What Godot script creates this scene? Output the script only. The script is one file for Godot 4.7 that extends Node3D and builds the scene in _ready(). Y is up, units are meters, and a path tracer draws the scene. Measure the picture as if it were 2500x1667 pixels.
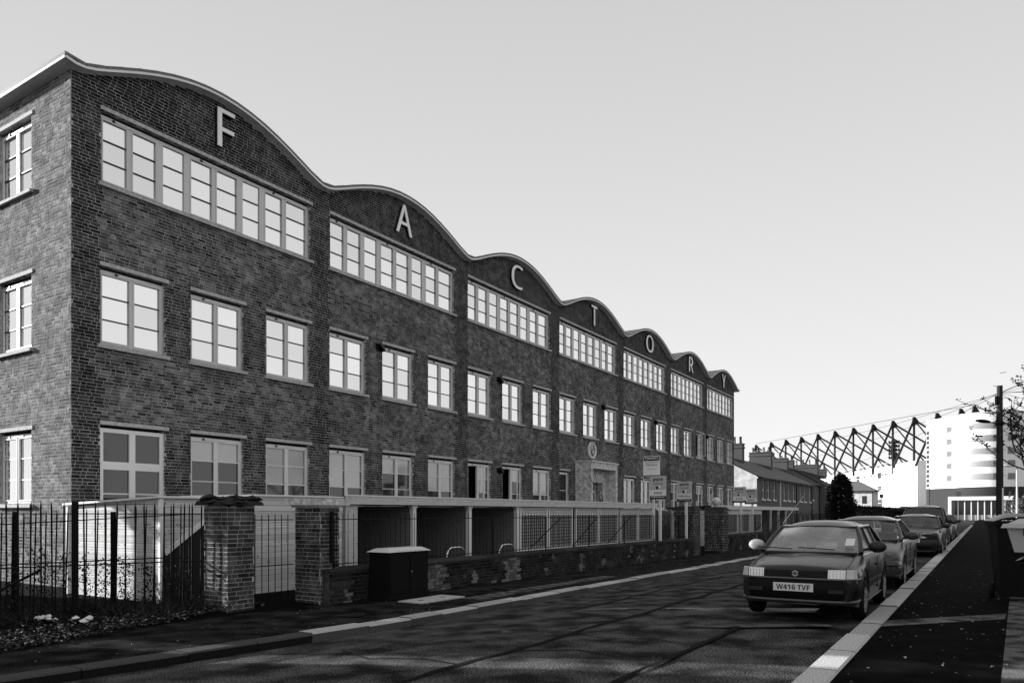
extends Node3D
# Street scene in the world: u runs along the street (world -z), v across it (world +x), y up; metres. The old factory stands on the left.

const E := 1.5                     # eye height
const FV := -16.5                  # plane of the factory's street front
var M := {}
var used := {}
var rng := RandomNumberGenerator.new()
var unit_brick: ArrayMesh
var unit_box: BoxMesh

# ---------------------------------------------------------------- helpers
func P(u: float, v: float, y: float) -> Vector3:
	return Vector3(v, y, -u)

func g(x: float) -> Color:
	return Color(x, x, x).linear_to_srgb()

func left_ground(u: float) -> float:
	if u > 60.0:
		return lerpf(-0.39, 0.05, clampf((u - 60.0) / 40.0, 0, 1))
	return -0.13 - 0.005 * (u - 8.0)

func kerb_v(u: float) -> float:
	return -7.45 - 0.55 * pow(clampf((9.0 - u) / 6.0, 0.0, 3.0), 1.4)

func mb() -> SurfaceTool:
	var st := SurfaceTool.new()
	st.begin(Mesh.PRIMITIVE_TRIANGLES)
	st.set_smooth_group(-1)
	return st

func tri(st: SurfaceTool, a: Vector3, b: Vector3, c: Vector3) -> void:
	for p in [a, b, c]:
		st.set_uv(Vector2(p.x + p.z, p.y))
		st.add_vertex(p)

func quad(st: SurfaceTool, a: Vector3, b: Vector3, c: Vector3, d: Vector3) -> void:   # clockwise from outside
	tri(st, a, b, c)
	tri(st, a, c, d)

func box(st: SurfaceTool, lo: Vector3, hi: Vector3) -> void:
	hull(st, [Vector3(lo.x, lo.y, lo.z), Vector3(hi.x, lo.y, lo.z), Vector3(hi.x, lo.y, hi.z), Vector3(lo.x, lo.y, hi.z)], [Vector3(lo.x, hi.y, lo.z), Vector3(hi.x, hi.y, lo.z), Vector3(hi.x, hi.y, hi.z), Vector3(lo.x, hi.y, hi.z)])

func hull(st: SurfaceTool, b: Array, t: Array) -> void:   # bottom and top rings, same order: x-z-, x+z-, x+z+, x-z+
	var n := b.size()
	for i in n:
		var j := (i + 1) % n
		quad(st, b[i], b[j], t[j], t[i])
	for i in range(1, n - 1):
		tri(st, b[0], b[i + 1], b[i])
		tri(st, t[0], t[i], t[i + 1])

func bar(st: SurfaceTool, a: Vector3, b: Vector3, w: float, h: float, up := Vector3.UP) -> void:
	var d := (b - a).normalized()
	if absf(d.dot(up)) > 0.97:
		up = Vector3(0, 0, 1)
	var s := d.cross(up).normalized() * w * 0.5
	var t := s.cross(d).normalized() * h * 0.5
	var ra := [a - s - t, a + s - t, a + s + t, a - s + t]
	var rb := [b - s - t, b + s - t, b + s + t, b - s + t]
	hull(st, ra, rb)

func tube(st: SurfaceTool, pts: Array, r0: float, r1: float, n := 6) -> void:
	st.set_smooth_group(1)
	var rings := []
	var up := Vector3(0.123, 0.3, 0.95).normalized()
	for i in pts.size():
		var d: Vector3 = (pts[mini(i + 1, pts.size() - 1)] - pts[maxi(i - 1, 0)]).normalized()
		var s := d.cross(up).normalized()
		var t := s.cross(d)
		var r := lerpf(r0, r1, float(i) / maxf(1, pts.size() - 1))
		var ring := []
		for k in n:
			var a := TAU * k / n
			ring.append(pts[i] + (s * cos(a) + t * sin(a)) * r)
		rings.append(ring)
	for i in pts.size() - 1:
		for k in n:
			var l := (k + 1) % n
			quad(st, rings[i][k], rings[i][l], rings[i + 1][l], rings[i + 1][k])
	st.set_smooth_group(-1)
	for k in range(1, n - 1):
		tri(st, rings[0][0], rings[0][k + 1], rings[0][k])
		var e: Array = rings[pts.size() - 1]
		tri(st, e[0], e[k], e[k + 1])

func prism(st: SurfaceTool, poly: Array, z0: float, z1: float, xf := Transform3D()) -> void:   # polygon in xy, extruded along z
	var pv := PackedVector2Array(poly)
	if Geometry2D.is_polygon_clockwise(pv):
		pv.reverse()
	var idx := Geometry2D.triangulate_polygon(pv)
	for i in range(0, idx.size(), 3):
		var a := pv[idx[i]]
		var b := pv[idx[i + 1]]
		var c := pv[idx[i + 2]]
		if (b - a).cross(c - a) > 0:
			var t := b
			b = c
			c = t
		tri(st, xf * Vector3(a.x, a.y, z1), xf * Vector3(b.x, b.y, z1), xf * Vector3(c.x, c.y, z1))
		tri(st, xf * Vector3(a.x, a.y, z0), xf * Vector3(c.x, c.y, z0), xf * Vector3(b.x, b.y, z0))
	for i in pv.size():
		var a := pv[i]
		var b := pv[(i + 1) % pv.size()]
		quad(st, xf * Vector3(a.x, a.y, z0), xf * Vector3(a.x, a.y, z1), xf * Vector3(b.x, b.y, z1), xf * Vector3(b.x, b.y, z0))

func lathe(st: SurfaceTool, prof: Array, n := 20, xf := Transform3D()) -> void:   # profile of (radius, y), from the bottom up
	st.set_smooth_group(2)
	for i in prof.size() - 1:
		for k in n:
			var a := TAU * k / n
			var b := TAU * (k + 1) / n
			var p: Vector2 = prof[i]
			var q: Vector2 = prof[i + 1]
			quad(st, xf * Vector3(p.x * cos(a), p.y, p.x * sin(a)), xf * Vector3(p.x * cos(b), p.y, p.x * sin(b)), xf * Vector3(q.x * cos(b), q.y, q.x * sin(b)), xf * Vector3(q.x * cos(a), q.y, q.x * sin(a)))
	st.set_smooth_group(-1)

func numbered(called: String, parent: Node) -> String:
	var key := called + str(parent.get_instance_id())
	if not used.has(key):
		used[key] = 0
		return called
	used[key] += 1
	return "%s_%03d" % [called, used[key]]

func put(called: String, mesh: Mesh, m: Material, parent: Node = self) -> MeshInstance3D:
	var o := MeshInstance3D.new()
	o.name = numbered(called, parent)
	o.mesh = mesh
	o.material_override = m
	parent.add_child(o, true)
	return o

func obj(called: String, st: SurfaceTool, m: Material, parent: Node = self) -> MeshInstance3D:
	st.generate_normals()
	return put(called, st.commit(), m, parent)

func bx(called: String, lo: Vector3, hi: Vector3, m: Material, parent: Node = self) -> MeshInstance3D:
	var o := put(called, unit_box, m, parent)
	o.position = (lo + hi) * 0.5
	o.scale = hi - lo
	return o

func tag(o: Node, label: String, category: String, group := "") -> Node:
	o.set_meta("label", label)
	o.set_meta("category", category)
	if group:
		o.set_meta("group", group)
	return o

func struct(o: Node) -> Node:
	o.set_meta("kind", "structure")
	return o

func stuff(o: Node) -> Node:
	o.set_meta("kind", "stuff")
	return o

func thing(called: String, label: String, category: String, at := Vector3.ZERO, turn := 0.0, group := "") -> Node3D:
	var o := Node3D.new()
	o.name = numbered(called, self)
	add_child(o)
	o.position = at
	o.rotation.y = turn
	tag(o, label, category, group)
	return o

func street_thing(called: String, label: String, category: String, v: float, group := "") -> Node3D:   # local x runs along the street, z towards the road
	return thing(called, label, category, Vector3(v, 0, 0), PI / 2, group)

func rebase(root: Node3D, u0: float, y0: float) -> void:
	root.position += Vector3(0, y0, -u0)
	for c in root.get_children():
		c.position -= Vector3(u0, y0, 0)

func dup(root: Node3D, base: String, at: Vector3, turn: float, label: String) -> Node3D:
	var r: Node3D = root.duplicate()
	r.name = numbered(base, self)
	add_child(r)
	r.position = at
	r.rotation.y = turn
	r.set_meta("label", label)
	return r

func many(called: String, mesh: Mesh, m: Material, xf: Array, tint: Array, parent: Node = self) -> MultiMeshInstance3D:
	var mm := MultiMesh.new()
	mm.transform_format = MultiMesh.TRANSFORM_3D
	mm.use_colors = tint.size() > 0
	mm.mesh = mesh
	mm.instance_count = xf.size()
	for i in xf.size():
		mm.set_instance_transform(i, xf[i])
		if tint.size() > 0:
			mm.set_instance_color(i, tint[i])
	var o := MultiMeshInstance3D.new()
	o.name = numbered(called, parent)
	o.multimesh = mm
	o.material_override = m
	parent.add_child(o, true)
	stuff(o)
	return o

func mat(called: String, albedo: float, rough := 0.8, metal := 0.0) -> StandardMaterial3D:
	var m := StandardMaterial3D.new()
	m.resource_name = called
	m.albedo_color = g(albedo)
	m.roughness = rough
	m.metallic = metal
	m.metallic_specular = 0.5 if rough < 0.55 else 0.2
	M[called] = m
	return m

func noise_tex(size: int, freq: float, lo: float, hi: float, octaves := 4, seed_ := 1, speckle := 0.0, contrast := 1.0) -> ImageTexture:
	var n := FastNoiseLite.new()
	n.seed = seed_
	n.noise_type = FastNoiseLite.TYPE_SIMPLEX_SMOOTH
	n.frequency = freq
	n.fractal_octaves = octaves
	var im := n.get_seamless_image(size, size)
	var out := Image.create_empty(size, size, false, Image.FORMAT_RGB8)
	var r := RandomNumberGenerator.new()
	r.seed = seed_ * 77 + 5
	for y in size:
		for x in size:
			var t := clampf((im.get_pixel(x, y).r - 0.5) * contrast + 0.5, 0, 1)
			t = clampf(t + (r.randf() - 0.5) * speckle, 0, 1)
			out.set_pixel(x, y, g(lerpf(lo, hi, t)))
	return ImageTexture.create_from_image(out)

func road_tex(size: int) -> ImageTexture:   # worn tarmac: broad stains times grains of stone
	var a := FastNoiseLite.new()
	a.seed = 31
	a.frequency = 0.006
	a.fractal_octaves = 5
	var b := FastNoiseLite.new()
	b.seed = 32
	b.noise_type = FastNoiseLite.TYPE_SIMPLEX
	b.frequency = 0.16
	b.fractal_octaves = 2
	var ia := a.get_seamless_image(size, size)
	var ib := b.get_seamless_image(size, size)
	var out := Image.create_empty(size, size, false, Image.FORMAT_RGB8)
	var r := RandomNumberGenerator.new()
	r.seed = 99
	for y in size:
		for x in size:
			var s := clampf((ia.get_pixel(x, y).r - 0.5) * 1.7 + 0.5, 0, 1)
			var gr := clampf((ib.get_pixel(x, y).r - 0.5) * 2.2 + 0.5 + (r.randf() - 0.5) * 0.5, 0, 1)
			var t := lerpf(0.12, 0.62, s) * lerpf(0.25, 1.6, gr * gr)
			if r.randf() < 0.002:
				t = 1.0
			out.set_pixel(x, y, g(clampf(t, 0, 1)))
	return ImageTexture.create_from_image(out)

func triplanar(m: StandardMaterial3D, t: Texture2D, metres: float) -> StandardMaterial3D:
	m.albedo_texture = t
	m.uv1_triplanar = true
	m.uv1_world_triplanar = true
	m.uv1_scale = Vector3.ONE / metres
	return m

func text_mesh(s: String, w: float, h: float, depth: float, font: String, bold := false) -> Array:   # mesh and the transform that fits it in w x h, centred, facing +z
	var f := SystemFont.new()
	f.font_names = PackedStringArray([font])
	f.font_weight = 700 if bold else 400
	var t := TextMesh.new()
	t.text = s
	t.font = f
	t.font_size = 64
	t.pixel_size = 0.01
	t.depth = 0.2
	t.curve_step = 2.0
	var a := t.get_aabb()
	var sc := Vector3(w / a.size.x, h / a.size.y, depth / 0.2)
	return [t, sc, -(a.position + a.size * 0.5) * sc]

func txt(called: String, s: String, at: Vector3, w: float, h: float, depth: float, m: Material, parent: Node, font := "Droid Sans", bold := false) -> MeshInstance3D:
	var a := text_mesh(s, w, h, depth, font, bold)
	var o := put(called, a[0], m, parent)
	o.scale = a[1]
	o.position = at + a[2]
	return o

# ---------------------------------------------------------------- bricks
# Flemish bond over a rectangle of a wall; holes are left out and bricks cut at their edges.
func bond(u0: float, u1: float, y0: float, y1: float, holes: Array, top: Callable, seed_ := 1, course := 0.075, half := 0) -> Array:
	var r := RandomNumberGenerator.new()
	r.seed = seed_
	var out := []
	var row := 0
	var y := y0
	while y + course * 0.8 < y1:
		var u := u0 - r.randf() * 0.22
		var header := (row + half) % 2 == 0
		while u < u1 - 0.03:
			var w := 0.1025 if header else 0.215
			w += r.randf_range(-0.005, 0.005)
			var a := maxf(u, u0)
			var b := minf(u + w, u1)
			for h in holes:
				if y + course * 0.5 > h.position.y and y + course * 0.5 < h.end.y:
					if a >= h.position.x and b <= h.end.x:
						b = a
					elif a < h.position.x and b > h.position.x:
						b = h.position.x
					elif a < h.end.x and b > h.end.x:
						a = h.end.x
			if b - a > 0.03 and y + course * 0.35 < (top.call((a + b) * 0.5) as float):
				out.append([a, b, y + 0.005, y + course - 0.005, r.randf(), r.randf()])
			u += w + 0.01
			header = not header if r.randf() < 0.8 else false
		y += course
		row += 1
	return out

# Lays bricks on the plane local z = 0 of parent; the nearest ones (by rank) become parts, the rest one MultiMesh.
func lay(list: Array, tone: Callable, parent: Node3D, singles: int, rank: Callable, m: Material, shades: Array, proud := 0.008, rest := "brickwork", xf := Transform3D(), rest_parent: Node3D = null) -> void:
	var order := range(list.size())
	if singles < list.size():
		order.sort_custom(func(i, j): return (rank.call(list[i]) as float) < (rank.call(list[j]) as float))
	var xs := []
	var cs := []
	for k in order.size():
		var b: Array = list[order[k]]
		var t: float = tone.call(b)
		var p: float = proud + (b[5] - 0.5) * 0.005
		var at := Transform3D(Basis.from_scale(Vector3(b[1] - b[0], b[3] - b[2], 0.05)), Vector3((b[0] + b[1]) * 0.5, (b[2] + b[3]) * 0.5, p - 0.025))
		at.basis = Basis(Vector3(0, 0, 1), (b[4] - 0.5) * 0.02) * at.basis
		if k < singles:
			var best := 0
			for s in shades.size():
				if absf(shades[s][0] - t) < absf(shades[best][0] - t):
					best = s
			var o := put("brick", unit_brick, shades[best][1], parent)
			o.transform = at if rest_parent != null else xf * at
		else:
			xs.append(xf * at)
			cs.append(Color(t, t, t))
	if xs.size():
		many(rest, unit_brick, m, xs, cs, parent if rest_parent == null else rest_parent)

func make_unit_brick() -> void:
	var st := mb()
	var a := 0.5
	var i := Vector2(0.485, 0.45)
	var f := [Vector3(-i.x, -i.y, a), Vector3(i.x, -i.y, a), Vector3(i.x, i.y, a), Vector3(-i.x, i.y, a)]
	var o := [Vector3(-a, -a, 0.42), Vector3(a, -a, 0.42), Vector3(a, a, 0.42), Vector3(-a, a, 0.42)]
	var q := [Vector3(-a, -a, -a), Vector3(a, -a, -a), Vector3(a, a, -a), Vector3(-a, a, -a)]
	quad(st, f[0], f[3], f[2], f[1])
	for k in 4:
		var l := (k + 1) % 4
		quad(st, o[k], f[k], f[l], o[l])
		quad(st, q[k], o[k], o[l], q[l])
	st.generate_normals()
	unit_brick = st.commit()

func shades_of(base: StandardMaterial3D, tones: Array) -> Array:
	var out := []
	for t in tones:
		var m: StandardMaterial3D = base.duplicate()
		m.vertex_color_use_as_albedo = false
		m.albedo_color = g(t)
		out.append([t, m])
	return out

# A flat wall with rectangular holes, as cells of a grid, on local z = 0 and d thick behind it, with the holes' reveals.
func holed_wall(st: SurfaceTool, u0: float, u1: float, y0: float, y1: float, holes: Array, d: float) -> void:
	var us := [u0, u1]
	var ys := [y0, y1]
	for h in holes:
		for x in [h.position.x, h.end.x]:
			if x > u0 and x < u1:
				us.append(x)
		for y in [h.position.y, h.end.y]:
			if y > y0 and y < y1:
				ys.append(y)
	us.sort()
	ys.sort()
	for i in us.size() - 1:
		for j in ys.size() - 1:
			if us[i + 1] - us[i] < 0.0005 or ys[j + 1] - ys[j] < 0.0005:
				continue
			var c := Vector2((us[i] + us[i + 1]) * 0.5, (ys[j] + ys[j + 1]) * 0.5)
			var open := false
			for h in holes:
				open = open or h.has_point(c)
			if not open:
				for z in [0.0, -d]:
					quad(st, Vector3(us[i], ys[j], z), Vector3(us[i], ys[j + 1], z), Vector3(us[i + 1], ys[j + 1], z), Vector3(us[i + 1], ys[j], z))
	for h in holes:
		var a: Vector2 = h.position
		var b: Vector2 = h.end
		quad(st, Vector3(a.x, a.y, 0), Vector3(a.x, a.y, -d), Vector3(a.x, b.y, -d), Vector3(a.x, b.y, 0))
		quad(st, Vector3(b.x, a.y, -d), Vector3(b.x, a.y, 0), Vector3(b.x, b.y, 0), Vector3(b.x, b.y, -d))
		quad(st, Vector3(a.x, b.y, 0), Vector3(a.x, b.y, -d), Vector3(b.x, b.y, -d), Vector3(b.x, b.y, 0))
		quad(st, Vector3(a.x, a.y, -d), Vector3(a.x, a.y, 0), Vector3(b.x, a.y, 0), Vector3(b.x, a.y, -d))

# ---------------------------------------------------------------- factory
const BAY := [8.97, 15.78, 22.80, 29.98, 37.19, 44.38, 51.57, 58.4]
const WIDE := [6.03, 6.15, 6.23, 6.2, 6.17, 6.18, 6.3]
const VALLEY := [8.36, 15.38, 22.6, 29.82, 37.04, 44.26, 51.48, 58.7]
const MID := [8.95, 11.17, 13.44, 15.76, 18.07, 20.42, 22.8, 25.18, 27.6, 29.98, 32.37, 34.79, 37.19, 39.57, 41.94, 44.38, 46.75, 49.14, 51.55, 53.91, 56.26]
const WW := 1.54

func roof_y(u: float) -> float:   # top of the roof's edge above the ground datum
	var k := 0
	while k < 6 and u > VALLEY[k + 1]:
		k += 1
	var t: float = (u - VALLEY[k]) / (VALLEY[k + 1] - VALLEY[k])
	var s := absf(sin(PI * t))
	return E + 9.6 + 0.98 * (sqrt(s * s + 0.0225) - 0.15) / (sqrt(1.0225) - 0.15)

# A window in its own frame: x from 0 to w, y from 0 to h, z = 0 at the brick face. lights: [x0, x1, casement] in metres; rows of panes.
func make_window(w: float, h: float, lights: Array, rows: int, thin_bar: Material, frame: Material, glass: Array, parent: Node3D, at: Vector3, sill := true, lintel := true, open_light := -1, seed_ := 0) -> Node3D:
	var r := RandomNumberGenerator.new()
	r.seed = seed_ * 13 + 3
	var o := Node3D.new()
	o.name = numbered("window", parent)
	parent.add_child(o, true)
	o.position = at
	var st := mb()
	var f := 0.055
	var zf := -0.085
	var zb := -0.17
	box(st, Vector3(0, 0, zb), Vector3(f, h, zf))
	box(st, Vector3(w - f, 0, zb), Vector3(w, h, zf))
	box(st, Vector3(f, 0, zb), Vector3(w - f, f, zf))
	box(st, Vector3(f, h - f * 1.3, zb), Vector3(w - f, h, zf))
	for i in lights.size() - 1:
		box(st, Vector3(lights[i][1], f, zb), Vector3(lights[i + 1][0], h - f * 1.3, zf - 0.002))
	obj("frame", st, frame, o)
	for i in lights.size():
		var L: Array = lights[i]
		if i == open_light:
			var sw := Node3D.new()
			var s2 := mb()
			var lw: float = L[1] - L[0]
			box(s2, Vector3(0, f + 0.01, -0.02), Vector3(0.04, h - f * 1.3, 0.02))
			box(s2, Vector3(lw - 0.04, f + 0.01, -0.02), Vector3(lw, h - f * 1.3, 0.02))
			box(s2, Vector3(0.04, f + 0.01, -0.02), Vector3(lw - 0.04, f + 0.05, 0.02))
			box(s2, Vector3(0.04, h - f * 1.3 - 0.04, -0.02), Vector3(lw - 0.04, h - f * 1.3, 0.02))
			var c := obj("casement", s2, frame, o)
			c.position = Vector3(L[0], 0, zf)
			c.rotation.y = -1.25
			sw.free()
			continue
		var ph := (h - f * 2.3) / rows
		if L[2]:
			var c := mb()
			var e := 0.028
			box(c, Vector3(L[0], f, zf - 0.03), Vector3(L[0] + e, h - f * 1.3, zf + 0.012))
			box(c, Vector3(L[1] - e, f, zf - 0.03), Vector3(L[1], h - f * 1.3, zf + 0.012))
			box(c, Vector3(L[0] + e, f, zf - 0.03), Vector3(L[1] - e, f + e, zf + 0.012))
			box(c, Vector3(L[0] + e, h - f * 1.3 - e, zf - 0.03), Vector3(L[1] - e, h - f * 1.3, zf + 0.012))
			obj("casement", c, frame, o)
		for k in rows:
			var p := put("pane", unit_box, glass[k] if glass.size() == 3 else glass[r.randi() % glass.size()], o)
			var y0 := f + ph * k
			p.scale = Vector3(L[1] - L[0] - 0.02, ph - 0.006, 0.012)
			p.position = Vector3((L[0] + L[1]) * 0.5, y0 + ph * 0.5, zf - 0.045)
			p.rotation = Vector3(r.randf_range(-0.006, 0.006), r.randf_range(-0.006, 0.006), 0)
			if k > 0:
				bx("glazing_bar", Vector3(L[0] + 0.028, y0 - 0.012, zf - 0.038), Vector3(L[1] - 0.028, y0 + 0.012, zf - 0.012), thin_bar, o)
	if lights.size() > 0 and lights[0][2]:
		for i in lights.size():
			if lights[i][2] and i + 1 < lights.size() and lights[i + 1][2]:
				bx("trickle_vent", Vector3(lights[i][1] - 0.28, h - f * 1.1, zf + 0.002), Vector3(lights[i][1] + 0.3, h - f * 0.6, zf + 0.022), M.white_trim, o)
				bx("latch", Vector3(lights[i][1] - 0.36, h - f * 1.2, zf + 0.002), Vector3(lights[i][1] - 0.31, h - f * 0.4, zf + 0.035), M.black_paint, o)
	if sill:
		var s := mb()
		hull(s, [Vector3(-0.07, -0.1, -0.14), Vector3(-0.07, -0.1, 0.085), Vector3(w + 0.09, -0.1, 0.085), Vector3(w + 0.09, -0.1, -0.14)].duplicate() , [Vector3(-0.07, -0.001, -0.14), Vector3(-0.07, -0.03, 0.085), Vector3(w + 0.09, -0.03, 0.085), Vector3(w + 0.09, -0.001, -0.14)])
		obj("sill", s, M.stone_trim, o)
	if lintel:
		bx("head_shade_strip", Vector3(0, h + 0.001, -0.17), Vector3(w, h + 0.07, -0.13), M.interior, o)  # dark strip painted in for the shadow under the lintel
		bx("lintel", Vector3(-0.01, h + 0.071, -0.12), Vector3(w + 0.09, h + 0.155, 0.03), M.stone_trim, o)
	return o

func double_lights(w: float) -> Array:
	return [[0.06, w * 0.5 - 0.03, true], [w * 0.5 + 0.03, w - 0.06, true]]

func build_factory() -> void:
	var root := street_thing("factory_building", "long three storey brick factory with wavy roof and white letters", "building", FV)
	var y0 := -0.45
	var tops := []
	var mids := []
	var grounds := []
	for i in 7:
		tops.append(Rect2(BAY[i], E + 7.33, WIDE[i], 1.6))
	for u in MID:
		mids.append(Rect2(u, E + 3.75, WW, 1.73))
	for i in MID.size():
		if i == 9:
			grounds.append(Rect2(29.98, E + 0.22, 0.92, 1.74))
		elif i == 10:
			grounds.append(Rect2(32.0, y0 + 0.2, 1.95, E + 1.85 - y0))
		elif i == 11:
			grounds.append(Rect2(34.95, E + 0.22, 0.92, 1.74))
		else:
			grounds.append(Rect2(MID[i], E + 0.22 - (0.9 if i == 0 else 0.0), WW, 1.74 + (0.9 if i == 0 else 0.0)))
	var holes := tops + mids + grounds
	# the front wall: a mortar coloured backing, then its bricks
	var st := mb()
	holed_wall(st, 8.33, 58.2, y0, E + 8.95, holes, 0.3)
	var n := 220
	for i in n:
		var a := lerpf(8.33, 58.2, float(i) / n)
		var b := lerpf(8.33, 58.2, float(i + 1) / n)
		for z in [0.0, -0.3]:
			quad(st, Vector3(a, E + 8.95, z), Vector3(a, roof_y(a) - 0.12, z), Vector3(b, roof_y(b) - 0.12, z), Vector3(b, E + 8.95, z))
	var front := obj("front_wall", st, M.mortar, root)
	var nz := FastNoiseLite.new()
	nz.seed = 11
	nz.frequency = 0.35
	nz.fractal_octaves = 3
	var tone := func(b: Array) -> float:
		var u: float = (b[0] + b[1]) * 0.5
		var y: float = (b[2] + b[3]) * 0.5 - E
		var t := 0.09 + 0.07 * nz.get_noise_2d(u, y * 1.4)
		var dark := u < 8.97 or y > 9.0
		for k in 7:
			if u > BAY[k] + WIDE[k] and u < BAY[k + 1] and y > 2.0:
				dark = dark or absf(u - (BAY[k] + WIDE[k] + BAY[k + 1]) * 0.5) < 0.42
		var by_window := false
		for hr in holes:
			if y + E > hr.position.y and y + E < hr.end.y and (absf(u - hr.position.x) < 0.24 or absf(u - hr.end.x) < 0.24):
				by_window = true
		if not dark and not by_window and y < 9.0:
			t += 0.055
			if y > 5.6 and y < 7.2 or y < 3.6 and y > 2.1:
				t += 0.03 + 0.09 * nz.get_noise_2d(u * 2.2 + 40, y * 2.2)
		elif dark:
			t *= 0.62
		for hr in mids:   # limescale run-off under the sill ends
			if y + E < hr.position.y - 0.1 and y + E > hr.position.y - 0.75 and (absf(u - hr.position.x + 0.07) < 0.1 or absf(u - hr.end.x - 0.09) < 0.09):
				t += 0.09
		t *= (0.5 + 1.0 * b[4]) * 0.84
		if b[5] < 0.11:
			t *= 0.35
		return clampf(t, 0.012, 0.34)
	var list := bond(8.34, 58.18, y0, E + 10.62, holes, func(u): return roof_y(u) - 0.12, 21)
	var shades := shades_of(M.brick, [0.03, 0.06, 0.085, 0.11, 0.15, 0.2])
	lay(list, tone, front, 150, func(b): return absf(b[0] - 8.3) * 1.0 + absf(b[2] - E - 6.5) * 0.05, M.brick, shades, 0.0045, "brickwork", Transform3D(), root)
	# gable wall at the near end, seen from the left: local x towards the corner
	var gb := Node3D.new()
	gb.name = "gable_wall"
	root.add_child(gb)
	gb.position = Vector3(8.33, 0, 0)
	gb.rotation.y = -PI / 2
	var gh := []
	for y in [E + 7.33, E + 3.75, E + 0.22]:
		for x in [-3.3, -5.9, -8.5]:
			gh.append(Rect2(x, y, 1.6, 1.67))
	var s2 := mb()
	holed_wall(s2, -9.3, 0.0, y0, E + 9.5, gh, 0.3)
	obj("backing", s2, M.mortar, gb)
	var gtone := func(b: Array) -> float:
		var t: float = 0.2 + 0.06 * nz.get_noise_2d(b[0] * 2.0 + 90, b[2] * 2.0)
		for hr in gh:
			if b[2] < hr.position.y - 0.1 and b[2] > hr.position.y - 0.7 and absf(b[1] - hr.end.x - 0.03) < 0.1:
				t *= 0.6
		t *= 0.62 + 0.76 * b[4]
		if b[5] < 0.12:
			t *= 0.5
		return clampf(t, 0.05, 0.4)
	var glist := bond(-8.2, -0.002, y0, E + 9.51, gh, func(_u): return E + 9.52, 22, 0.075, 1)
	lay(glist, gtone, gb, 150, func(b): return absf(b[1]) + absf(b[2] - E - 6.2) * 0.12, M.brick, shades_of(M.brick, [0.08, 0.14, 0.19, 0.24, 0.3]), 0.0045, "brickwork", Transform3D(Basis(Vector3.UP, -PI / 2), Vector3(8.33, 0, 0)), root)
	for k in gh.size():
		var hr: Rect2 = gh[k]
		make_window(hr.size.x, hr.size.y - 0.07, double_lights(hr.size.x), 3, M.dark_bar if k < 6 else M.white_trim, M.frame_grey, [M.pane_upper, M.pane_upper, M.pane_upper_b, M.pane_upper_c], root, Vector3(8.33, hr.position.y, hr.position.x), true, true, -1, k).rotation.y = -PI / 2
	# windows
	var W := 6.03
	for i in 7:
		var hr: Rect2 = tops[i]
		var q := hr.size.x / W
		var l := []
		for p in [[0.06, 0.66, true], [0.75, 1.37, true], [1.53, 2.08, false], [2.24, 2.88, true], [2.97, 3.63, true], [3.79, 4.33, false], [4.49, 5.12, true], [5.2, 5.97, true]]:
			l.append([p[0] * q, p[1] * q, p[2]])
		make_window(hr.size.x, hr.size.y - 0.07, l, 3, M.dark_bar, M.frame_grey, [M.pane_upper, M.pane_upper, M.pane_upper_b, M.pane_upper_c], root, Vector3(hr.position.x, hr.position.y, 0), true, true, -1, 100 + i)
	for i in mids.size():
		make_window(WW, 1.66, double_lights(WW), 3, M.dark_bar, M.frame_grey, [M.pane_upper, M.pane_upper, M.pane_upper_b, M.pane_upper_c], root, Vector3(mids[i].position.x, mids[i].position.y, 0), true, true, 0 if i == 17 else -1, 200 + i)
	for i in grounds.size():
		var hr: Rect2 = grounds[i]
		if i == 10:
			continue
		var at := Vector3(hr.position.x, hr.position.y, 0)
		if i == 0:   # a glazed double door with a two light fanlight, in a heavier frame
			var o := Node3D.new()
			o.name = "glazed_door"
			root.add_child(o)
			o.position = at
			var f := mb()
			var h: float = hr.size.y - 0.07
			for x in [[0.0, 0.1], [0.7, 0.84], [1.44, 1.54]]:
				box(f, Vector3(x[0], 0, -0.14), Vector3(x[1], h, -0.05))
			for y in [[0.0, 0.2], [h - 0.92, h - 0.74], [h - 0.09, h]]:
				for x in [[0.1, 0.7], [0.84, 1.44]]:
					box(f, Vector3(x[0], y[0], -0.139), Vector3(x[1], y[1], -0.051))
			obj("frame", f, M.white_trim, o)
			for x in [[0.1, 0.7], [0.84, 1.44]]:
				for y in [[h - 0.74, h - 0.09], [h - 1.45, h - 0.92], [0.2, h - 1.47]]:
					bx("pane", Vector3(x[0] - 0.01, y[0] - 0.005, -0.105), Vector3(x[1] + 0.01, y[1] + 0.005, -0.093), M.pane_ground, o)
				bx("glazing_bar", Vector3(x[0], h - 1.475, -0.092), Vector3(x[1], h - 1.445, -0.07), M.white_trim, o)
			bx("lintel", Vector3(-0.01, h + 0.071, -0.12), Vector3(1.63, h + 0.155, 0.03), M.stone_trim, o)
		elif hr.size.x < 1.0:
			make_window(hr.size.x, hr.size.y - 0.07, [[0.06, hr.size.x - 0.06, true]], 2, M.white_trim, M.white_trim, [M.pane_ground], root, at, true, true, -1, 300 + i)
		else:
			make_window(WW, hr.size.y - 0.07, double_lights(WW), 3, M.white_trim, M.white_trim, [[M.pane_ground, M.pane_ground, M.pane_blind], [M.pane_ground, M.pane_mid, M.pane_blind], [M.pane_ground, M.pane_blind, M.pane_blind]][(i * 5 + 1) % 3] if i < 9 else [M.pane_mid, M.pane_blind], root, at, true, true, 0 if i == 6 or i == 7 else -1, 300 + i)  # pale blinds above, dark reflection of the houses painted into the lower panes
	# dark room behind the openings
	var inner := mb()
	box(inner, Vector3(8.75, y0 + 0.1, -0.9), Vector3(57.9, E + 8.9, -0.6))
	obj("inner_wall", inner, M.interior, root)
	var inner2 := mb()
	box(inner2, Vector3(8.9, y0 + 0.1, -9.2), Vector3(9.2, E + 8.9, -1.0))
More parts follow.
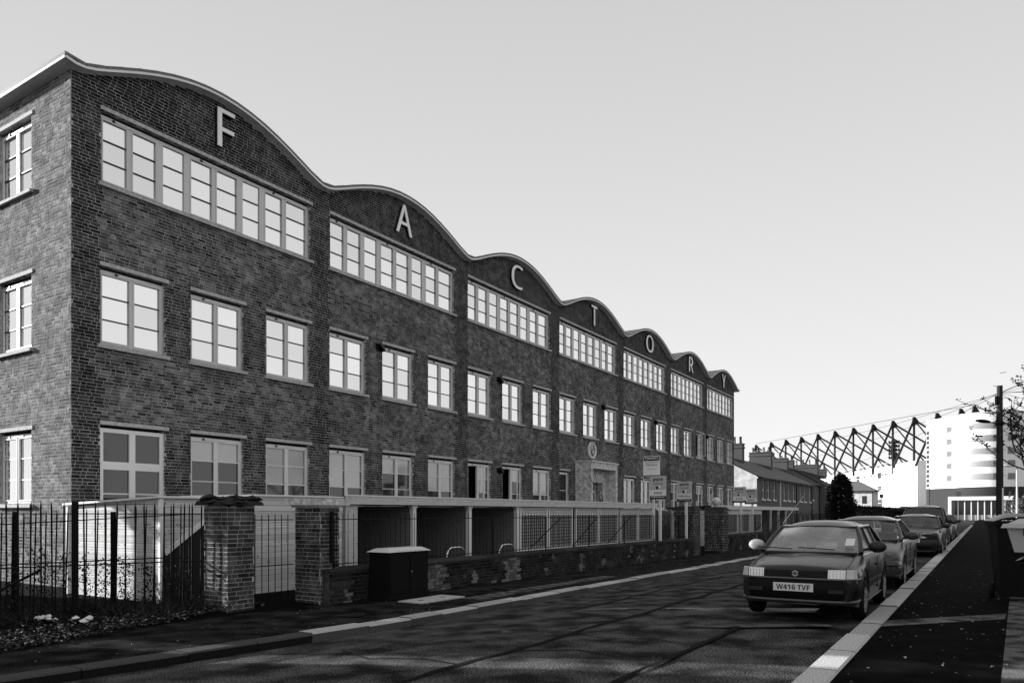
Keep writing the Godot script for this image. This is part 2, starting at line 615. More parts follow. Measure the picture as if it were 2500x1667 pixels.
	obj("inner_wall", inner2, M.interior, root)
	# the rest of the shell
	bx("end_wall", Vector3(57.95, y0, -9.3), Vector3(58.2, E + 9.35, -0.301), M.brick_plain, root)
	bx("rear_wall", Vector3(8.65, y0, -9.6), Vector3(57.94, E + 9.3, -9.301), M.brick_plain, root)
	# roof: one shell of seven barrels, thin and overhanging
	var us := []
	for i in 361:
		us.append(lerpf(8.1, 58.75, i / 360.0))
	var rf := mb()
	var lead := mb()
	var lip := mb()
	rf.set_smooth_group(1)
	for i in 360:
		var a: float = us[i]
		var b: float = us[i + 1]
		var ya := roof_y(a)
		var yb := roof_y(b)
		quad(rf, Vector3(a, ya, 0.26), Vector3(a, ya, -10.0), Vector3(b, yb, -10.0), Vector3(b, yb, 0.26))
		quad(rf, Vector3(a, ya - 0.11, -10.0), Vector3(a, ya - 0.11, 0.26), Vector3(b, yb - 0.11, 0.26), Vector3(b, yb - 0.11, -10.0))
		for z in [0.26, -10.0]:
			quad(rf, Vector3(a, ya - 0.11, z), Vector3(a, ya, z), Vector3(b, yb, z), Vector3(b, yb - 0.11, z))
	for i in 120:   # the lead capping in short straight lengths and the white lip under it
		var a := lerpf(8.08, 58.77, i / 120.0)
		var b := lerpf(8.08, 58.77, (i + 1) / 120.0)
		bar(lead, Vector3(a, roof_y(a) - 0.025, 0.272), Vector3(b - 0.012, roof_y(b) - 0.025, 0.272), 0.03, 0.06)
	for i in 240:
		var a := lerpf(8.09, 58.76, i / 240.0)
		var b := lerpf(8.09, 58.76, (i + 1) / 240.0)
		bar(lip, Vector3(a, roof_y(a) - 0.085, 0.266), Vector3(b, roof_y(b) - 0.085, 0.266), 0.028, 0.055)
	rf.set_smooth_group(-1)
	for e in [8.1, 58.75]:
		quad(rf, Vector3(e, roof_y(e) - 0.11, -10.0), Vector3(e, roof_y(e), -10.0), Vector3(e, roof_y(e), 0.26), Vector3(e, roof_y(e) - 0.11, 0.26))
	obj("roof", rf, M.roof_white, root)
	obj("roof_capping", lead, M.lead, root)
	obj("roof_lip", lip, M.white_trim, root)
	var vg := mb()
	box(vg, Vector3(8.075, roof_y(8.1) - 0.06, -10.0), Vector3(8.098, roof_y(8.1) + 0.02, 0.26))
	obj("verge_capping", vg, M.lead, root)
	var vl := mb()
	box(vl, Vector3(8.072, roof_y(8.1) - 0.112, -10.0), Vector3(8.099, roof_y(8.1) - 0.062, 0.25))
	obj("verge_lip", vl, M.white_trim, root)
	# letters, each on a dark backing edge
	var spots := [["F", 11.85, 12.36], ["A", 18.62, 19.42], ["C", 25.72, 26.57], ["T", 33.06, 33.7], ["O", 40.11, 41.17], ["R", 47.42, 48.24], ["Y", 54.7, 55.53]]
	for s in spots:
		var lw: float = s[2] - s[1]
		txt("letter", s[0], Vector3((s[1] + s[2]) * 0.5, E + 9.8, 0.115), lw, 0.98, 0.03, M.letter_white, root)
		txt("letter_side", s[0], Vector3((s[1] + s[2]) * 0.5, E + 9.8, 0.055), lw, 0.98, 0.085, M.black_paint, root)
	# extract vents with a hooded cowl
	for p in [[17.85, E + 5.3], [24.85, E + 5.3], [24.86, E + 1.68], [34.45, E + 5.38], [41.62, E + 5.33], [51.2, E + 5.3]]:
		var v := mb()
		lathe(v, [Vector2(0.09, 0), Vector2(0.09, 0.14)], 14, Transform3D(Basis(Vector3.RIGHT, PI / 2), Vector3(p[0], p[1] + 0.02, -0.01)))
		prism(v, [Vector2(-0.11, 0.12), Vector2(0.13, -0.1), Vector2(0.16, -0.1), Vector2(0.11, 0.12)], 0.0, 0.2, Transform3D(Basis(), Vector3(p[0], p[1], 0.0)))
		obj("vent_cowl", v, M.black_paint, root)
	var ab := mb()
	box(ab, Vector3(20.05, E + 2.45, 0.0), Vector3(20.35, E + 2.72, 0.1))
	box(ab, Vector3(20.07, E + 2.47, 0.1), Vector3(20.33, E + 2.7, 0.115))
	obj("alarm_box", ab, M.brick_plain, root)
	# stone roundel with raised ring and monogram
	var rd := Node3D.new()
	rd.name = "roundel"
	root.add_child(rd)
	rd.position = Vector3(33.27, E + 3.1, 0.01)
	var disc := mb()
	lathe(disc, [Vector2(0.0001, 0.05), Vector2(0.36, 0.05), Vector2(0.37, 0.075), Vector2(0.42, 0.075), Vector2(0.43, 0.0)].map(func(p): return p), 30, Transform3D(Basis(Vector3.RIGHT, PI / 2), Vector3.ZERO))
	obj("disc", disc, M.stone_pale, rd)
	var mono := mb()
	var pts := []
	for k in 17:
		var t := k / 16.0
		pts.append(Vector3(0.11 * sin(TAU * (t * 0.98 + 0.1)) * (1.0 if t < 0.5 else 1.0), 0.26 - 0.52 * t, 0.07))
	tube(mono, pts, 0.025, 0.025, 6)
	for x in [-0.19, 0.19]:
		tube(mono, [Vector3(x, 0.17, 0.06), Vector3(x, -0.12, 0.06), Vector3(x * 0.4, -0.27, 0.06)], 0.02, 0.02, 6)
	obj("monogram", mono, M.stone_dark, rd)
	# porch: a projecting stone box around the entrance, then an inner rounded architrave, then the doors
	var ph := Node3D.new()
	ph.name = "porch"
	root.add_child(ph)
	var ps := mb()
	var px0 := 31.55
	var px1 := 34.5
	var pt := E + 2.42
	box(ps, Vector3(px0, y0, 0.0), Vector3(px0 + 0.2, pt, 0.85))
	box(ps, Vector3(px1 - 0.2, y0, 0.0), Vector3(px1, pt, 0.85))
	box(ps, Vector3(px0 + 0.2, pt - 0.3, 0.0), Vector3(px1 - 0.2, pt, 0.848))
	box(ps, Vector3(px0 - 0.04, pt, 0.0), Vector3(px1 + 0.04, pt + 0.07, 0.9))
	obj("hood", ps, M.stone_pale, ph)
	var ar := mb()
	box(ar, Vector3(px0 + 0.21, y0, 0.0), Vector3(32.0, pt - 0.31, 0.3))
	box(ar, Vector3(33.95, y0, 0.0), Vector3(px1 - 0.21, pt - 0.31, 0.3))
	box(ar, Vector3(32.0, E + 1.5, 0.001), Vector3(33.95, pt - 0.31, 0.299))
	obj("architrave", ar, M.stone_pale, ph)
	var dr := mb()
	for x in [[32.0, 32.1], [32.93, 33.03], [33.85, 33.95]]:
		box(dr, Vector3(x[0], y0 + 0.2, -0.2), Vector3(x[1], E + 1.5, -0.1))
	box(dr, Vector3(32.1, E + 1.0, -0.199), Vector3(33.85, E + 1.1, -0.101))
	obj("door_frame", dr, M.white_trim, ph)
	for x in [32.1, 33.03]:
		bx("door", Vector3(x, y0 + 0.2, -0.17), Vector3(x + 0.82, E + 0.99, -0.13), M.dark_wood, ph)
		bx("pane", Vector3(x, E + 1.1, -0.16), Vector3(x + 0.82, E + 1.49, -0.145), M.pane_ground, ph)
	rebase(root, 8.33, -0.2)

# ---------------------------------------------------------------- ground
func sheet(called: String, us: Array, edges: Callable, m: Material, n_across := 1) -> MeshInstance3D:   # edges(u) -> [[v, y], ...] across
	var st := mb()
	st.set_smooth_group(1)
	for i in us.size() - 1:
		var a: Array = edges.call(us[i])
		var b: Array = edges.call(us[i + 1])
		for k in a.size() - 1:
			quad(st, P(us[i], a[k][0], a[k][1]), P(us[i + 1], b[k][0], b[k][1]), P(us[i + 1], b[k + 1][0], b[k + 1][1]), P(us[i], a[k + 1][0], a[k + 1][1]))
	var o := obj(called, st, m)
	struct(o)
	return o

func road_y(u: float, v: float) -> float:
	return lerpf(0.0, left_ground(u) - 0.11, clampf((v + 1.36) / (kerb_v(u) + 1.36), 0, 1))

func build_ground() -> void:
	var us := []
	var u := -30.0
	while u < 320:
		us.append(u)
		u += 1.0 if u < 30 else (4.0 if u < 120 else 20.0)
	var wide := [-900.0, -200.0, -60.0]
	wide.append_array(us)
	wide.append_array([500.0, 900.0, 2500.0])
	sheet("ground", wide, func(x): return [[-2500.0, left_ground(x) - 0.2], [-60.0, left_ground(x) - 0.2], [-9.0, left_ground(x) - 0.2], [-1.2, -0.15], [60.0, -0.06], [2500.0, -0.06]], M.earth)
	sheet("road", us, func(x): return [[kerb_v(x) - 0.05, road_y(x, kerb_v(x))], [lerpf(kerb_v(x), -1.36, 0.33), road_y(x, lerpf(kerb_v(x), -1.36, 0.33)) + 0.04], [lerpf(kerb_v(x), -1.36, 0.66), road_y(x, lerpf(kerb_v(x), -1.36, 0.66)) + 0.04], [-1.3, 0.0]], M.asphalt)
	sheet("pavement_left", us, func(x): return [[-9.95 if x > 9.3 else -10.2, left_ground(x) - 0.01], [kerb_v(x) - 0.28, left_ground(x)]], M.pavement_left)
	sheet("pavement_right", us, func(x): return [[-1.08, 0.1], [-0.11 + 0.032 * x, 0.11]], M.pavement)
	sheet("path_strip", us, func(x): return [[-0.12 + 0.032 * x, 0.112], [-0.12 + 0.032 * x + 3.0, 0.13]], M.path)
	# the yard behind the boundary, bare earth with moss
	sheet("yard", us, func(x): return [[FV + 0.2 if x > 8 else -45.0, left_ground(x) + 0.02], [-11.0, left_ground(x) + 0.02], [-9.96 if x > 9.3 else -10.15, left_ground(x) - 0.005]], M.soil)
	# kerb stones, one by one
	var rr := RandomNumberGenerator.new()
	rr.seed = 5
	var kl := thing("kerb", "granite kerb of long worn stones along the left pavement", "kerb", P(3, -7.9, -0.2))
	struct(kl)
	kl.remove_meta("category")
	var x := -4.0
	while x < 60.0:
		var w := rr.randf_range(0.75, 1.15)
		if rr.randf() < 0.2:
			w = 0.4
		kerb_stone(kl, x, x + w - 0.015, true, rr)
		x += w
	var kr := thing("kerb", "broad pale granite kerb along the right pavement", "kerb", P(3, -1.2, 0))
	struct(kr)
	kr.remove_meta("category")
	x = 0.5
	while x < 100.0:
		var w := rr.randf_range(0.8, 1.2)
		kerb_stone(kr, x, x + w - 0.012, false, rr)
		x += w
	# a pale band across the road, and tarred joints along it
	flat_band("road_patch", [[8.55, -5.6], [9.15, -4.5], [9.8, -3.3], [10.45, -1.7]], 0.3, M.asphalt_pale, 0.046)
	flat_band("road_joint", wobble(4.6, 30, -4.58, 0.05, 3), 0.11, M.tar, 0.047)
	flat_band("road_joint", wobble(2.0, 10.4, -2.77, 0.04, 4), 0.08, M.tar, 0.047)
	flat_band("road_joint", wobble(10.9, 20, -5.9, 0.06, 6), 0.05, M.tar, 0.047)
	flat_band("road_crack", [[7.2, -4.5], [7.5, -3.9], [7.3, -3.3], [7.6, -2.8]], 0.03, M.tar, 0.048)
	flat_band("road_crack", [[6.2, -4.55], [6.35, -5.2], [6.1, -5.8], [6.4, -6.5]], 0.03, M.tar, 0.048)
	flat_band("road_crack", [[8.2, -2.75], [8.6, -3.4], [8.4, -4.0], [8.7, -4.5]], 0.025, M.tar, 0.048)
	flat_band("road_patch", wobble(12, 24, -7.05, 0.06, 9), 0.22, M.asphalt_pale, 0.02)
	var pp := mb()
	quad(pp, P(10.14, -1.07, 0.107), P(10.72, -1.07, 0.107), P(12.3, 0.26, 0.116), P(11.62, 0.22, 0.116))
	struct(obj("pavement_patch", pp, M.path))
	flat_band("pavement_patch", [[11.5, -8.2], [14, -8.4], [18, -8.3]], 0.5, M.path, 0.006)
	# pale concrete cover of a service chamber, in two halves
	for h in [[10.45, 11.08], [11.1, 11.75]]:
		var c := mb()
		var y := left_ground(11) + 0.004
		box(c, P(h[0], -9.16, y - 0.05) + Vector3(0, 0, -(h[1] - h[0])), P(h[0], -8.57, y + 0.012))
		struct(obj("chamber_cover", c, M.cover))
		bx("cover_keyhole", P((h[0] + h[1]) * 0.5 + 0.06, -8.9, y + 0.011), P((h[0] + h[1]) * 0.5 - 0.06, -8.84, y + 0.016), M.black_paint).set_meta("kind", "structure")

func kerb_stone(root: Node3D, a: float, b: float, left: bool, rr: RandomNumberGenerator) -> void:
	var st := mb()
	var w := 0.3 if left else 0.27
	var e := 0.02
	var rings := []
	for t in [a, (a + b) * 0.5, b]:
		var v0: float = kerb_v(t) - w if left else -1.35
		var v1: float = kerb_v(t) if left else -1.35 + w
		var yt: float = (left_ground(t) if left else 0.1) + 0.012
		var yb := yt - 0.25
		var lo := (road_y(t, kerb_v(t)) if left else 0.0)
		yb = minf(yb, lo - 0.05)
		rings.append([P(t, v0, yb), P(t, v0, yt - e), P(t, v0 + e, yt), P(t, v1 - e, yt), P(t, v1, yt - e), P(t, v1, yb)])
	for i in 2:
		for k in 5:
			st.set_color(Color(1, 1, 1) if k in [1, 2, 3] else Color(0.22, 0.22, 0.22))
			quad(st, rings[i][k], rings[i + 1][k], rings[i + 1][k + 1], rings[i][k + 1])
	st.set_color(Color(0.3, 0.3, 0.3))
	for k in range(1, 5):
		tri(st, rings[0][0], rings[0][k], rings[0][k + 1])
		tri(st, rings[2][0], rings[2][k + 1], rings[2][k])
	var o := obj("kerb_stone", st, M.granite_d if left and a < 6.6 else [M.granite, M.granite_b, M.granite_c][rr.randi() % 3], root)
	o.position = -root.position + Vector3(0, rr.randf_range(-0.012, 0.012), 0)

func wobble(a: float, b: float, v: float, amp: float, s: int) -> Array:
	var n := FastNoiseLite.new()
	n.seed = s
	n.frequency = 0.6
	var out := []
	var u := a
	while u < b:
		out.append([u, v + amp * n.get_noise_1d(u) * 2.0])
		u += 0.4
	return out

func flat_band(called: String, pts: Array, w: float, m: Material, lift: float, fixed := -99.0) -> void:
	var st := mb()
	st.set_smooth_group(1)
	var n := FastNoiseLite.new()
	n.seed = pts.size() * 3 + int(w * 100)
	n.frequency = 1.3
	var L := []
	var R := []
	for i in pts.size():
		var d := Vector2(pts[mini(i + 1, pts.size() - 1)][0] - pts[maxi(i - 1, 0)][0], pts[mini(i + 1, pts.size() - 1)][1] - pts[maxi(i - 1, 0)][1]).normalized()
		var q := Vector2(-d.y, d.x) * w * 0.5
		var k1 := 1.0 + 0.95 * n.get_noise_1d(pts[i][0] * 4)
		var k2 := 1.0 + 0.95 * n.get_noise_1d(pts[i][0] * 4 + 50)
		for s in [[L, q * k1], [R, -q * k2]]:
			var u: float = pts[i][0] + s[1].x
			var v: float = pts[i][1] + s[1].y
			var y := fixed
			if fixed < -90:
				y = (road_y(u, v) if v > kerb_v(u) else left_ground(u)) + lift
			s[0].append(P(u, v, y))
	for i in pts.size() - 1:
		quad(st, L[i], L[i + 1], R[i + 1], R[i])
	struct(obj(called, st, m))

# ---------------------------------------------------------------- boundary
func brick_pillar(called: String, label: String, u0: float, u1: float, v0: float, v1: float, y0: float, y1: float, tone: Callable, seed_: int) -> Node3D:
	var root := street_thing(called, label, "gate pillar", v1)
	var core := mb()
	box(core, Vector3(u0 + 0.009, y0 - 0.15, v0 - v1 + 0.009), Vector3(u1 - 0.009, y1, -0.009))
	obj("mortar_core", core, M.mortar, root)
	var d := v1 - v0
	var faces := [
		[u1 - u0, Transform3D(Basis(), Vector3(u0, 0, 0))],
		[d, Transform3D(Basis(Vector3.UP, -PI / 2), Vector3(u0, 0, -d))],
		[d, Transform3D(Basis(Vector3.UP, PI / 2), Vector3(u1, 0, 0))],
		[u1 - u0, Transform3D(Basis(Vector3.UP, PI), Vector3(u1, 0, -d))]]
	var shades := shades_of(M.brick, [0.02, 0.035, 0.06, 0.09, 0.13, 0.19])
	for i in faces.size():
		var f: Array = faces[i]
		var list := bond(0.012, (f[0] as float) - 0.012, y0 - 0.1, y1, [], func(_u): return 1e9, seed_ + i, 0.0725, i % 2)
		lay(list, tone, root, 9999 if i < 2 else 0, func(_b): return 0.0, M.brick, shades, -0.004, "brickwork", f[1])
	return root

func build_boundary() -> void:
	var nz := FastNoiseLite.new()
	nz.seed = 4
	nz.frequency = 1.1
	var tone := func(b: Array) -> float:
		var t: float = 0.085 + 0.08 * nz.get_noise_2d(b[0] * 2.0, b[2] * 2.0)
		return clampf(t * (0.6 + 0.8 * b[4]), 0.02, 0.25)
	var y8 := left_ground(8)
	# first pillar, with a crumbling broken cap
	var p1 := brick_pillar("gate_pillar", "weathered brick gate pillar with crumbling mossy cap beside iron railings", 7.72, 8.26, -11.05, -10.42, y8, E + 0.12, tone, 31)
	var cap := mb()
	var rc := RandomNumberGenerator.new()
	rc.seed = 8
	for i in 26:
		var cu := rc.randf_range(7.62, 8.36)
		var cv := rc.randf_range(-0.68, 0.08)
		var s := rc.randf_range(0.07, 0.16)
		rock(cap, Vector3(cu, E + 0.17 + rc.randf_range(-0.02, 0.08), cv), Vector3(s * 1.3, s * 0.5, s), rc)
	hull(cap, [Vector3(7.6, E + 0.125, -0.72), Vector3(7.62, E + 0.125, 0.1), Vector3(8.36, E + 0.125, 0.12), Vector3(8.37, E + 0.125, -0.72)], [Vector3(7.63, E + 0.2, -0.68), Vector3(7.66, E + 0.21, 0.06), Vector3(8.33, E + 0.19, 0.09), Vector3(8.33, E + 0.2, -0.7)])
	obj("cap", cap, M.moss_stone, p1)
	rebase(p1, 7.99, y8)
	# second pillar, flat concrete cap
	var p2 := brick_pillar("gate_pillar", "brick gate pillar with flat pale concrete cap beside black cabinet", 9.38, 9.86, -10.72, -10.05, y8, E + 0.1, tone, 41)
	var c2 := mb()
	box(c2, Vector3(9.25, E + 0.14, -0.8), Vector3(9.99, E + 0.26, 0.12))
	box(c2, Vector3(9.33, E + 0.101, -0.7), Vector3(9.91, E + 0.139, 0.04))
	obj("cap", c2, M.concrete, p2)
	bx("iron_stub", Vector3(9.6, E - 0.9, 0.01), Vector3(9.66, E + 0.02, 0.06), M.iron, p2)
	rebase(p2, 9.62, y8)
	# low brick wall with coping, up to the entrance
	for seg in [[9.45, 29.25, 0, "low dark brick boundary wall with coping running along the pavement"], [33.95, 61.0, 1, "low brick boundary wall beyond the ball topped pillars"]]:
		var w := street_thing("boundary_wall", seg[3], "wall", -9.9)
		var a: float = seg[0]
		var b: float = seg[1]
		var top := E - 1.07
		var st := mb()
		box(st, Vector3(a, -0.75, -0.3), Vector3(b, top, 0.0))
		obj("mortar_core", st, M.mortar_dark, w)
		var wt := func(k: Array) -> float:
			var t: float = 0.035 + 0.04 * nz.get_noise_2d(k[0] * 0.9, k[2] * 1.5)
			var sun_patch: float = nz.get_noise_2d(k[0] * 1.3 + 70, k[2] * 0.8)
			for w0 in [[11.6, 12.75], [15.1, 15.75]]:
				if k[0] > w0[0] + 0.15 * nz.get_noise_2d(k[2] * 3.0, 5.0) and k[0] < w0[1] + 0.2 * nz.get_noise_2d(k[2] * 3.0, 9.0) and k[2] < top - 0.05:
					sun_patch += 0.9
			if sun_patch > 0.42:   # reflected sunlight painted into the brick tone
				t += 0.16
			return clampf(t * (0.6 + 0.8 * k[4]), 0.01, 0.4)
		var list := bond(a + 0.005, b, -0.62, top, [], func(_u): return 1e9, 51 + seg[2], 0.0725)
		var g0 := left_ground(a)
		list = list.filter(func(k): return k[3] > left_ground(k[0]) - 0.02)
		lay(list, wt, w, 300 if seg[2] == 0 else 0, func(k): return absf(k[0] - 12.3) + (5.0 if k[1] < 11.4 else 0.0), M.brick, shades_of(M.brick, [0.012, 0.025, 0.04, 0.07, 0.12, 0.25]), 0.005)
		var u := a - 0.03
		var rr := RandomNumberGenerator.new()
		rr.seed = 61
		while u < b:
			var l := minf(rr.randf_range(0.55, 0.75), b - u)
			var c := mb()
			hull(c, [Vector3(u, top, -0.34), Vector3(u, top, 0.045), Vector3(u + l - 0.012, top, 0.045), Vector3(u + l - 0.012, top, -0.34)], [Vector3(u, top + 0.065, -0.33), Vector3(u, top + 0.05, 0.035), Vector3(u + l - 0.012, top + 0.05, 0.035), Vector3(u + l - 0.012, top + 0.065, -0.33)])
			obj("coping_stone", c, [M.coping, M.coping_b][rr.randi() % 2], w)
			u += l
		rebase(w, a, g0)
	# taller end of that wall beside the second pillar
	railing("wall_railing", "black iron railing with rear stays standing on low brick wall", 9.7, 29.2, -10.05, E - 1.0, E - 0.02, 0.148, 0.0065, M.iron, [[17.35, 18.4], [19.9, 20.72], [22.35, 23.28]])
	railing("wall_railing", "iron railing on boundary wall beyond the ball topped pillars", 34.1, 60.8, -10.05, E - 1.02, E - 0.05, 0.16, 0.007, M.iron, [[41.0, 42.4], [44.5, 45.7]])
	# entrance pillars with ball finials
	var dt := func(b: Array) -> float:
		return clampf(0.05 * (0.5 + b[4]), 0.012, 0.12)
	for k in 2:
		var u0: float = [29.25, 33.15][k]
		var p := brick_pillar("ball_pillar", ["dark brick entrance pillar with pale stone ball behind the for sale board", "dark brick entrance pillar with pale stone ball standing clear of boards"][k], u0, u0 + 0.75, -10.75, -9.88, left_ground(30), E + 0.1, dt, 71 + k)
		var c := mb()
		hull(c, [Vector3(u0 - 0.1, E + 0.1, -0.97), Vector3(u0 - 0.1, E + 0.1, 0.1), Vector3(u0 + 0.85, E + 0.1, 0.1), Vector3(u0 + 0.85, E + 0.1, -0.97)], [Vector3(u0 + 0.05, E + 0.27, -0.8), Vector3(u0 + 0.05, E + 0.27, -0.07), Vector3(u0 + 0.7, E + 0.27, -0.07), Vector3(u0 + 0.7, E + 0.27, -0.8)])
		obj("cap", c, M.coping, p)
		var band := mb()
		box(band, Vector3(u0 - 0.03, E - 0.08, -0.9), Vector3(u0 + 0.78, E - 0.02, 0.03))
		obj("band_course", band, M.stone_dark, p)
		var bl := mb()
		var prof := [Vector2(0.11, 0.0), Vector2(0.13, 0.04)]
		for i in 13:
			var t := lerpf(-1.25, PI / 2, i / 12.0)
			prof.append(Vector2(maxf(0.0001, 0.205 * cos(t)), 0.235 + 0.205 * sin(t)))
		lathe(bl, prof, 22, Transform3D(Basis(), Vector3(u0 + 0.37, E + 0.27, -0.43)))
		obj("ball_finial", bl, M.stone_pale, p)
		rebase(p, u0 + 0.37, left_ground(30))

func rock(st: SurfaceTool, c: Vector3, s: Vector3, r: RandomNumberGenerator) -> void:
	var top := c + Vector3(r.randf_range(-0.3, 0.3) * s.x, s.y, r.randf_range(-0.3, 0.3) * s.z)
	var bot := c - Vector3(0, s.y, 0)
	var ring := []
	for k in 6:
		var a := TAU * k / 6 + r.randf() * 0.5
		ring.append(c + Vector3(cos(a) * s.x * r.randf_range(0.7, 1.1), r.randf_range(-0.4, 0.4) * s.y, sin(a) * s.z * r.randf_range(0.7, 1.1)))
	for k in 6:
		tri(st, ring[k], ring[(k + 1) % 6], top)
		tri(st, ring[(k + 1) % 6], ring[k], bot)

func railing(called: String, label: String, a: float, b: float, v: float, y0: float, y1: float, pitch: float, r: float, m: Material, stays: Array) -> void:
	var root := street_thing(called, label, "railing", v)
	for y in [y0 + 0.06, y1 - 0.1]:
		var st := mb()
		box(st, Vector3(a, y - 0.008, -0.02), Vector3(b, y + 0.008, 0.02))
		obj("rail", st, m, root)
	var sb := mb()
	tube(sb, [Vector3(0, y0, 0), Vector3(0, y1 - 0.02, 0), Vector3(0, y1 + 0.01, 0)], r, r * 0.9, 6)
	sb.generate_normals()
	var bm := sb.commit()
	var u := a + pitch * 0.5
	while u < b:
		var o := put("bar", bm, m, root)
		o.position = Vector3(u, 0, 0)
		u += pitch
	for s in stays:
		var st := mb()
		bar(st, Vector3(s[0], y0, -0.45), Vector3(s[1], y1 - 0.12, -0.03), 0.035, 0.012)
		obj("stay", st, m, root)
	u = a
	while u < b:
		bx("standard", Vector3(u - 0.018, y0 - 0.04, -0.012), Vector3(u + 0.018, y1 - 0.09, 0.012), m, root)
		u += 2.6
	rebase(root, a, y0)

func spear_fence(root: Node3D, A: Vector3, B: Vector3, hA: float, hB: float, lowA: float, lowB: float, pitch: float, r: float, tilt: float, rr: RandomNumberGenerator) -> void:
	var n := int(A.distance_to(B) / pitch)
	for i in n + 1:
		var t := float(i) / n
		var p := A.lerp(B, t)
		var h := lerpf(hA, hB, t) + 0.1
		var st := mb()
		var lean := Vector3(rr.randf_range(-0.03, 0.03) + tilt, 0, rr.randf_range(-0.02, 0.02))
		tube(st, [p - Vector3(0, 0.1, 0), p + Vector3(0, h, 0) + lean], r, r, 6)
		tube(st, [p + Vector3(0, h, 0) + lean, p + Vector3(0, h + 0.09, 0) + lean], r, 0.002, 6)
		obj("bar", st, M.iron, root)
	for y in [[lowA, lowB], [hA, hB]]:
		var st := mb()
		bar(st, A + Vector3(0, y[0], 0), B + Vector3(0, y[1], 0), 0.045, 0.016)
		obj("rail", st, M.iron, root)

func build_left_fence() -> void:
	var y := left_ground(6)
	var rr := RandomNumberGenerator.new()
	rr.seed = 91
	var A := P(2.6, -12.85, y)
	var B := P(7.7, -11.1, y)
	var f := thing("iron_fence", "tall black spiked iron fence joining the crumbling brick pillar", "fence", A)
	spear_fence(f, Vector3.ZERO, B - A, E - y + 0.0, E - y - 0.02, E - y - 0.8, E - y - 0.8, 0.14, 0.012, 0.0, rr)
	for t in [0.03, 0.66]:
		var p: Vector3 = (B - A) * t
		bx("post", p + Vector3(-0.035, -0.1, -0.035), p + Vector3(0.035, E - y + 0.17, 0.035), M.iron, f)
	var s := mb()
	bar(s, (B - A) * 0.35 + Vector3(0, 0.1, 0.0), (B - A) * 0.52 + Vector3(0, E - y - 0.85, -0.35), 0.06, 0.03)
	obj("stay", s, M.iron, f)
	# an older, lower run leaning behind it
	var A2 := P(2.4, -13.6, y)
	var B2 := P(7.75, -11.5, y)
	var f2 := thing("iron_fence", "lower rusted iron fence sagging behind the tall spiked one", "fence", A2)
	spear_fence(f2, Vector3.ZERO, B2 - A2, E - y - 0.36, E - y - 0.02, E - y - 0.82, E - y - 0.75, 0.14, 0.0105, 0.05, rr)
	for t in [0.57, 0.8]:
		var p: Vector3 = (B2 - A2) * t
		bx("post", p + Vector3(-0.03, -0.1, -0.03), p + Vector3(0.03, E - y + 0.02, 0.03), M.iron, f2)
	# iron gate between the two brick pillars
	var gy := left_ground(8.8)
	var gt := street_thing("iron_gate", "narrow black iron gate of plain bars between brick pillars", "gate", -10.75)
	var st := mb()
	tube(st, [Vector3(0, gy + 0.05, 0), Vector3(0, E - 0.03, 0)], 0.008, 0.008, 6)
	st.generate_normals()
	var bm := st.commit()
	for i in 7:
		var o := put("bar", bm, M.iron, gt)
		o.position = Vector3(8.38 + i * 0.145, 0, 0)
	for yy in [E - 0.13, E - 0.95]:
		bx("rail", Vector3(8.28, yy, -0.02), Vector3(9.37, yy + 0.016, 0.02), M.iron, gt)
	rebase(gt, 8.3, gy)

# ---------------------------------------------------------------- timber stores
func planks(root: Node3D, u0: float, u1: float, y0: float, y1a: float, y1b: float, xf: Transform3D, h := 0.118, called := "plank") -> void:
	var y := y0
	var rr := RandomNumberGenerator.new()
	rr.seed = int((u0 * 31 + u1 * 7) * 10)
	while y < maxf(y1a, y1b) - 0.01:
		var t0 := minf(y + h - 0.006, y1a)
		var t1 := minf(y + h - 0.006, y1b)
		if t0 > y + 0.01 or t1 > y + 0.01:
			var st := mb()
			var d := rr.randf_range(0, 0.004)
			hull(st, [Vector3(u0, y, -0.02), Vector3(u0, y, d), Vector3(u1, y, d), Vector3(u1, y, -0.02)], [Vector3(u0, maxf(t0, y + 0.002), -0.02), Vector3(u0, maxf(t0, y + 0.002), d - 0.003), Vector3(u1, maxf(t1, y + 0.002), d - 0.003), Vector3(u1, maxf(t1, y + 0.002), -0.02)])
			var o := obj(called, st, [M.timber, M.timber_b, M.timber_c][rr.randi() % 3], root)
			o.transform = xf
		y += h

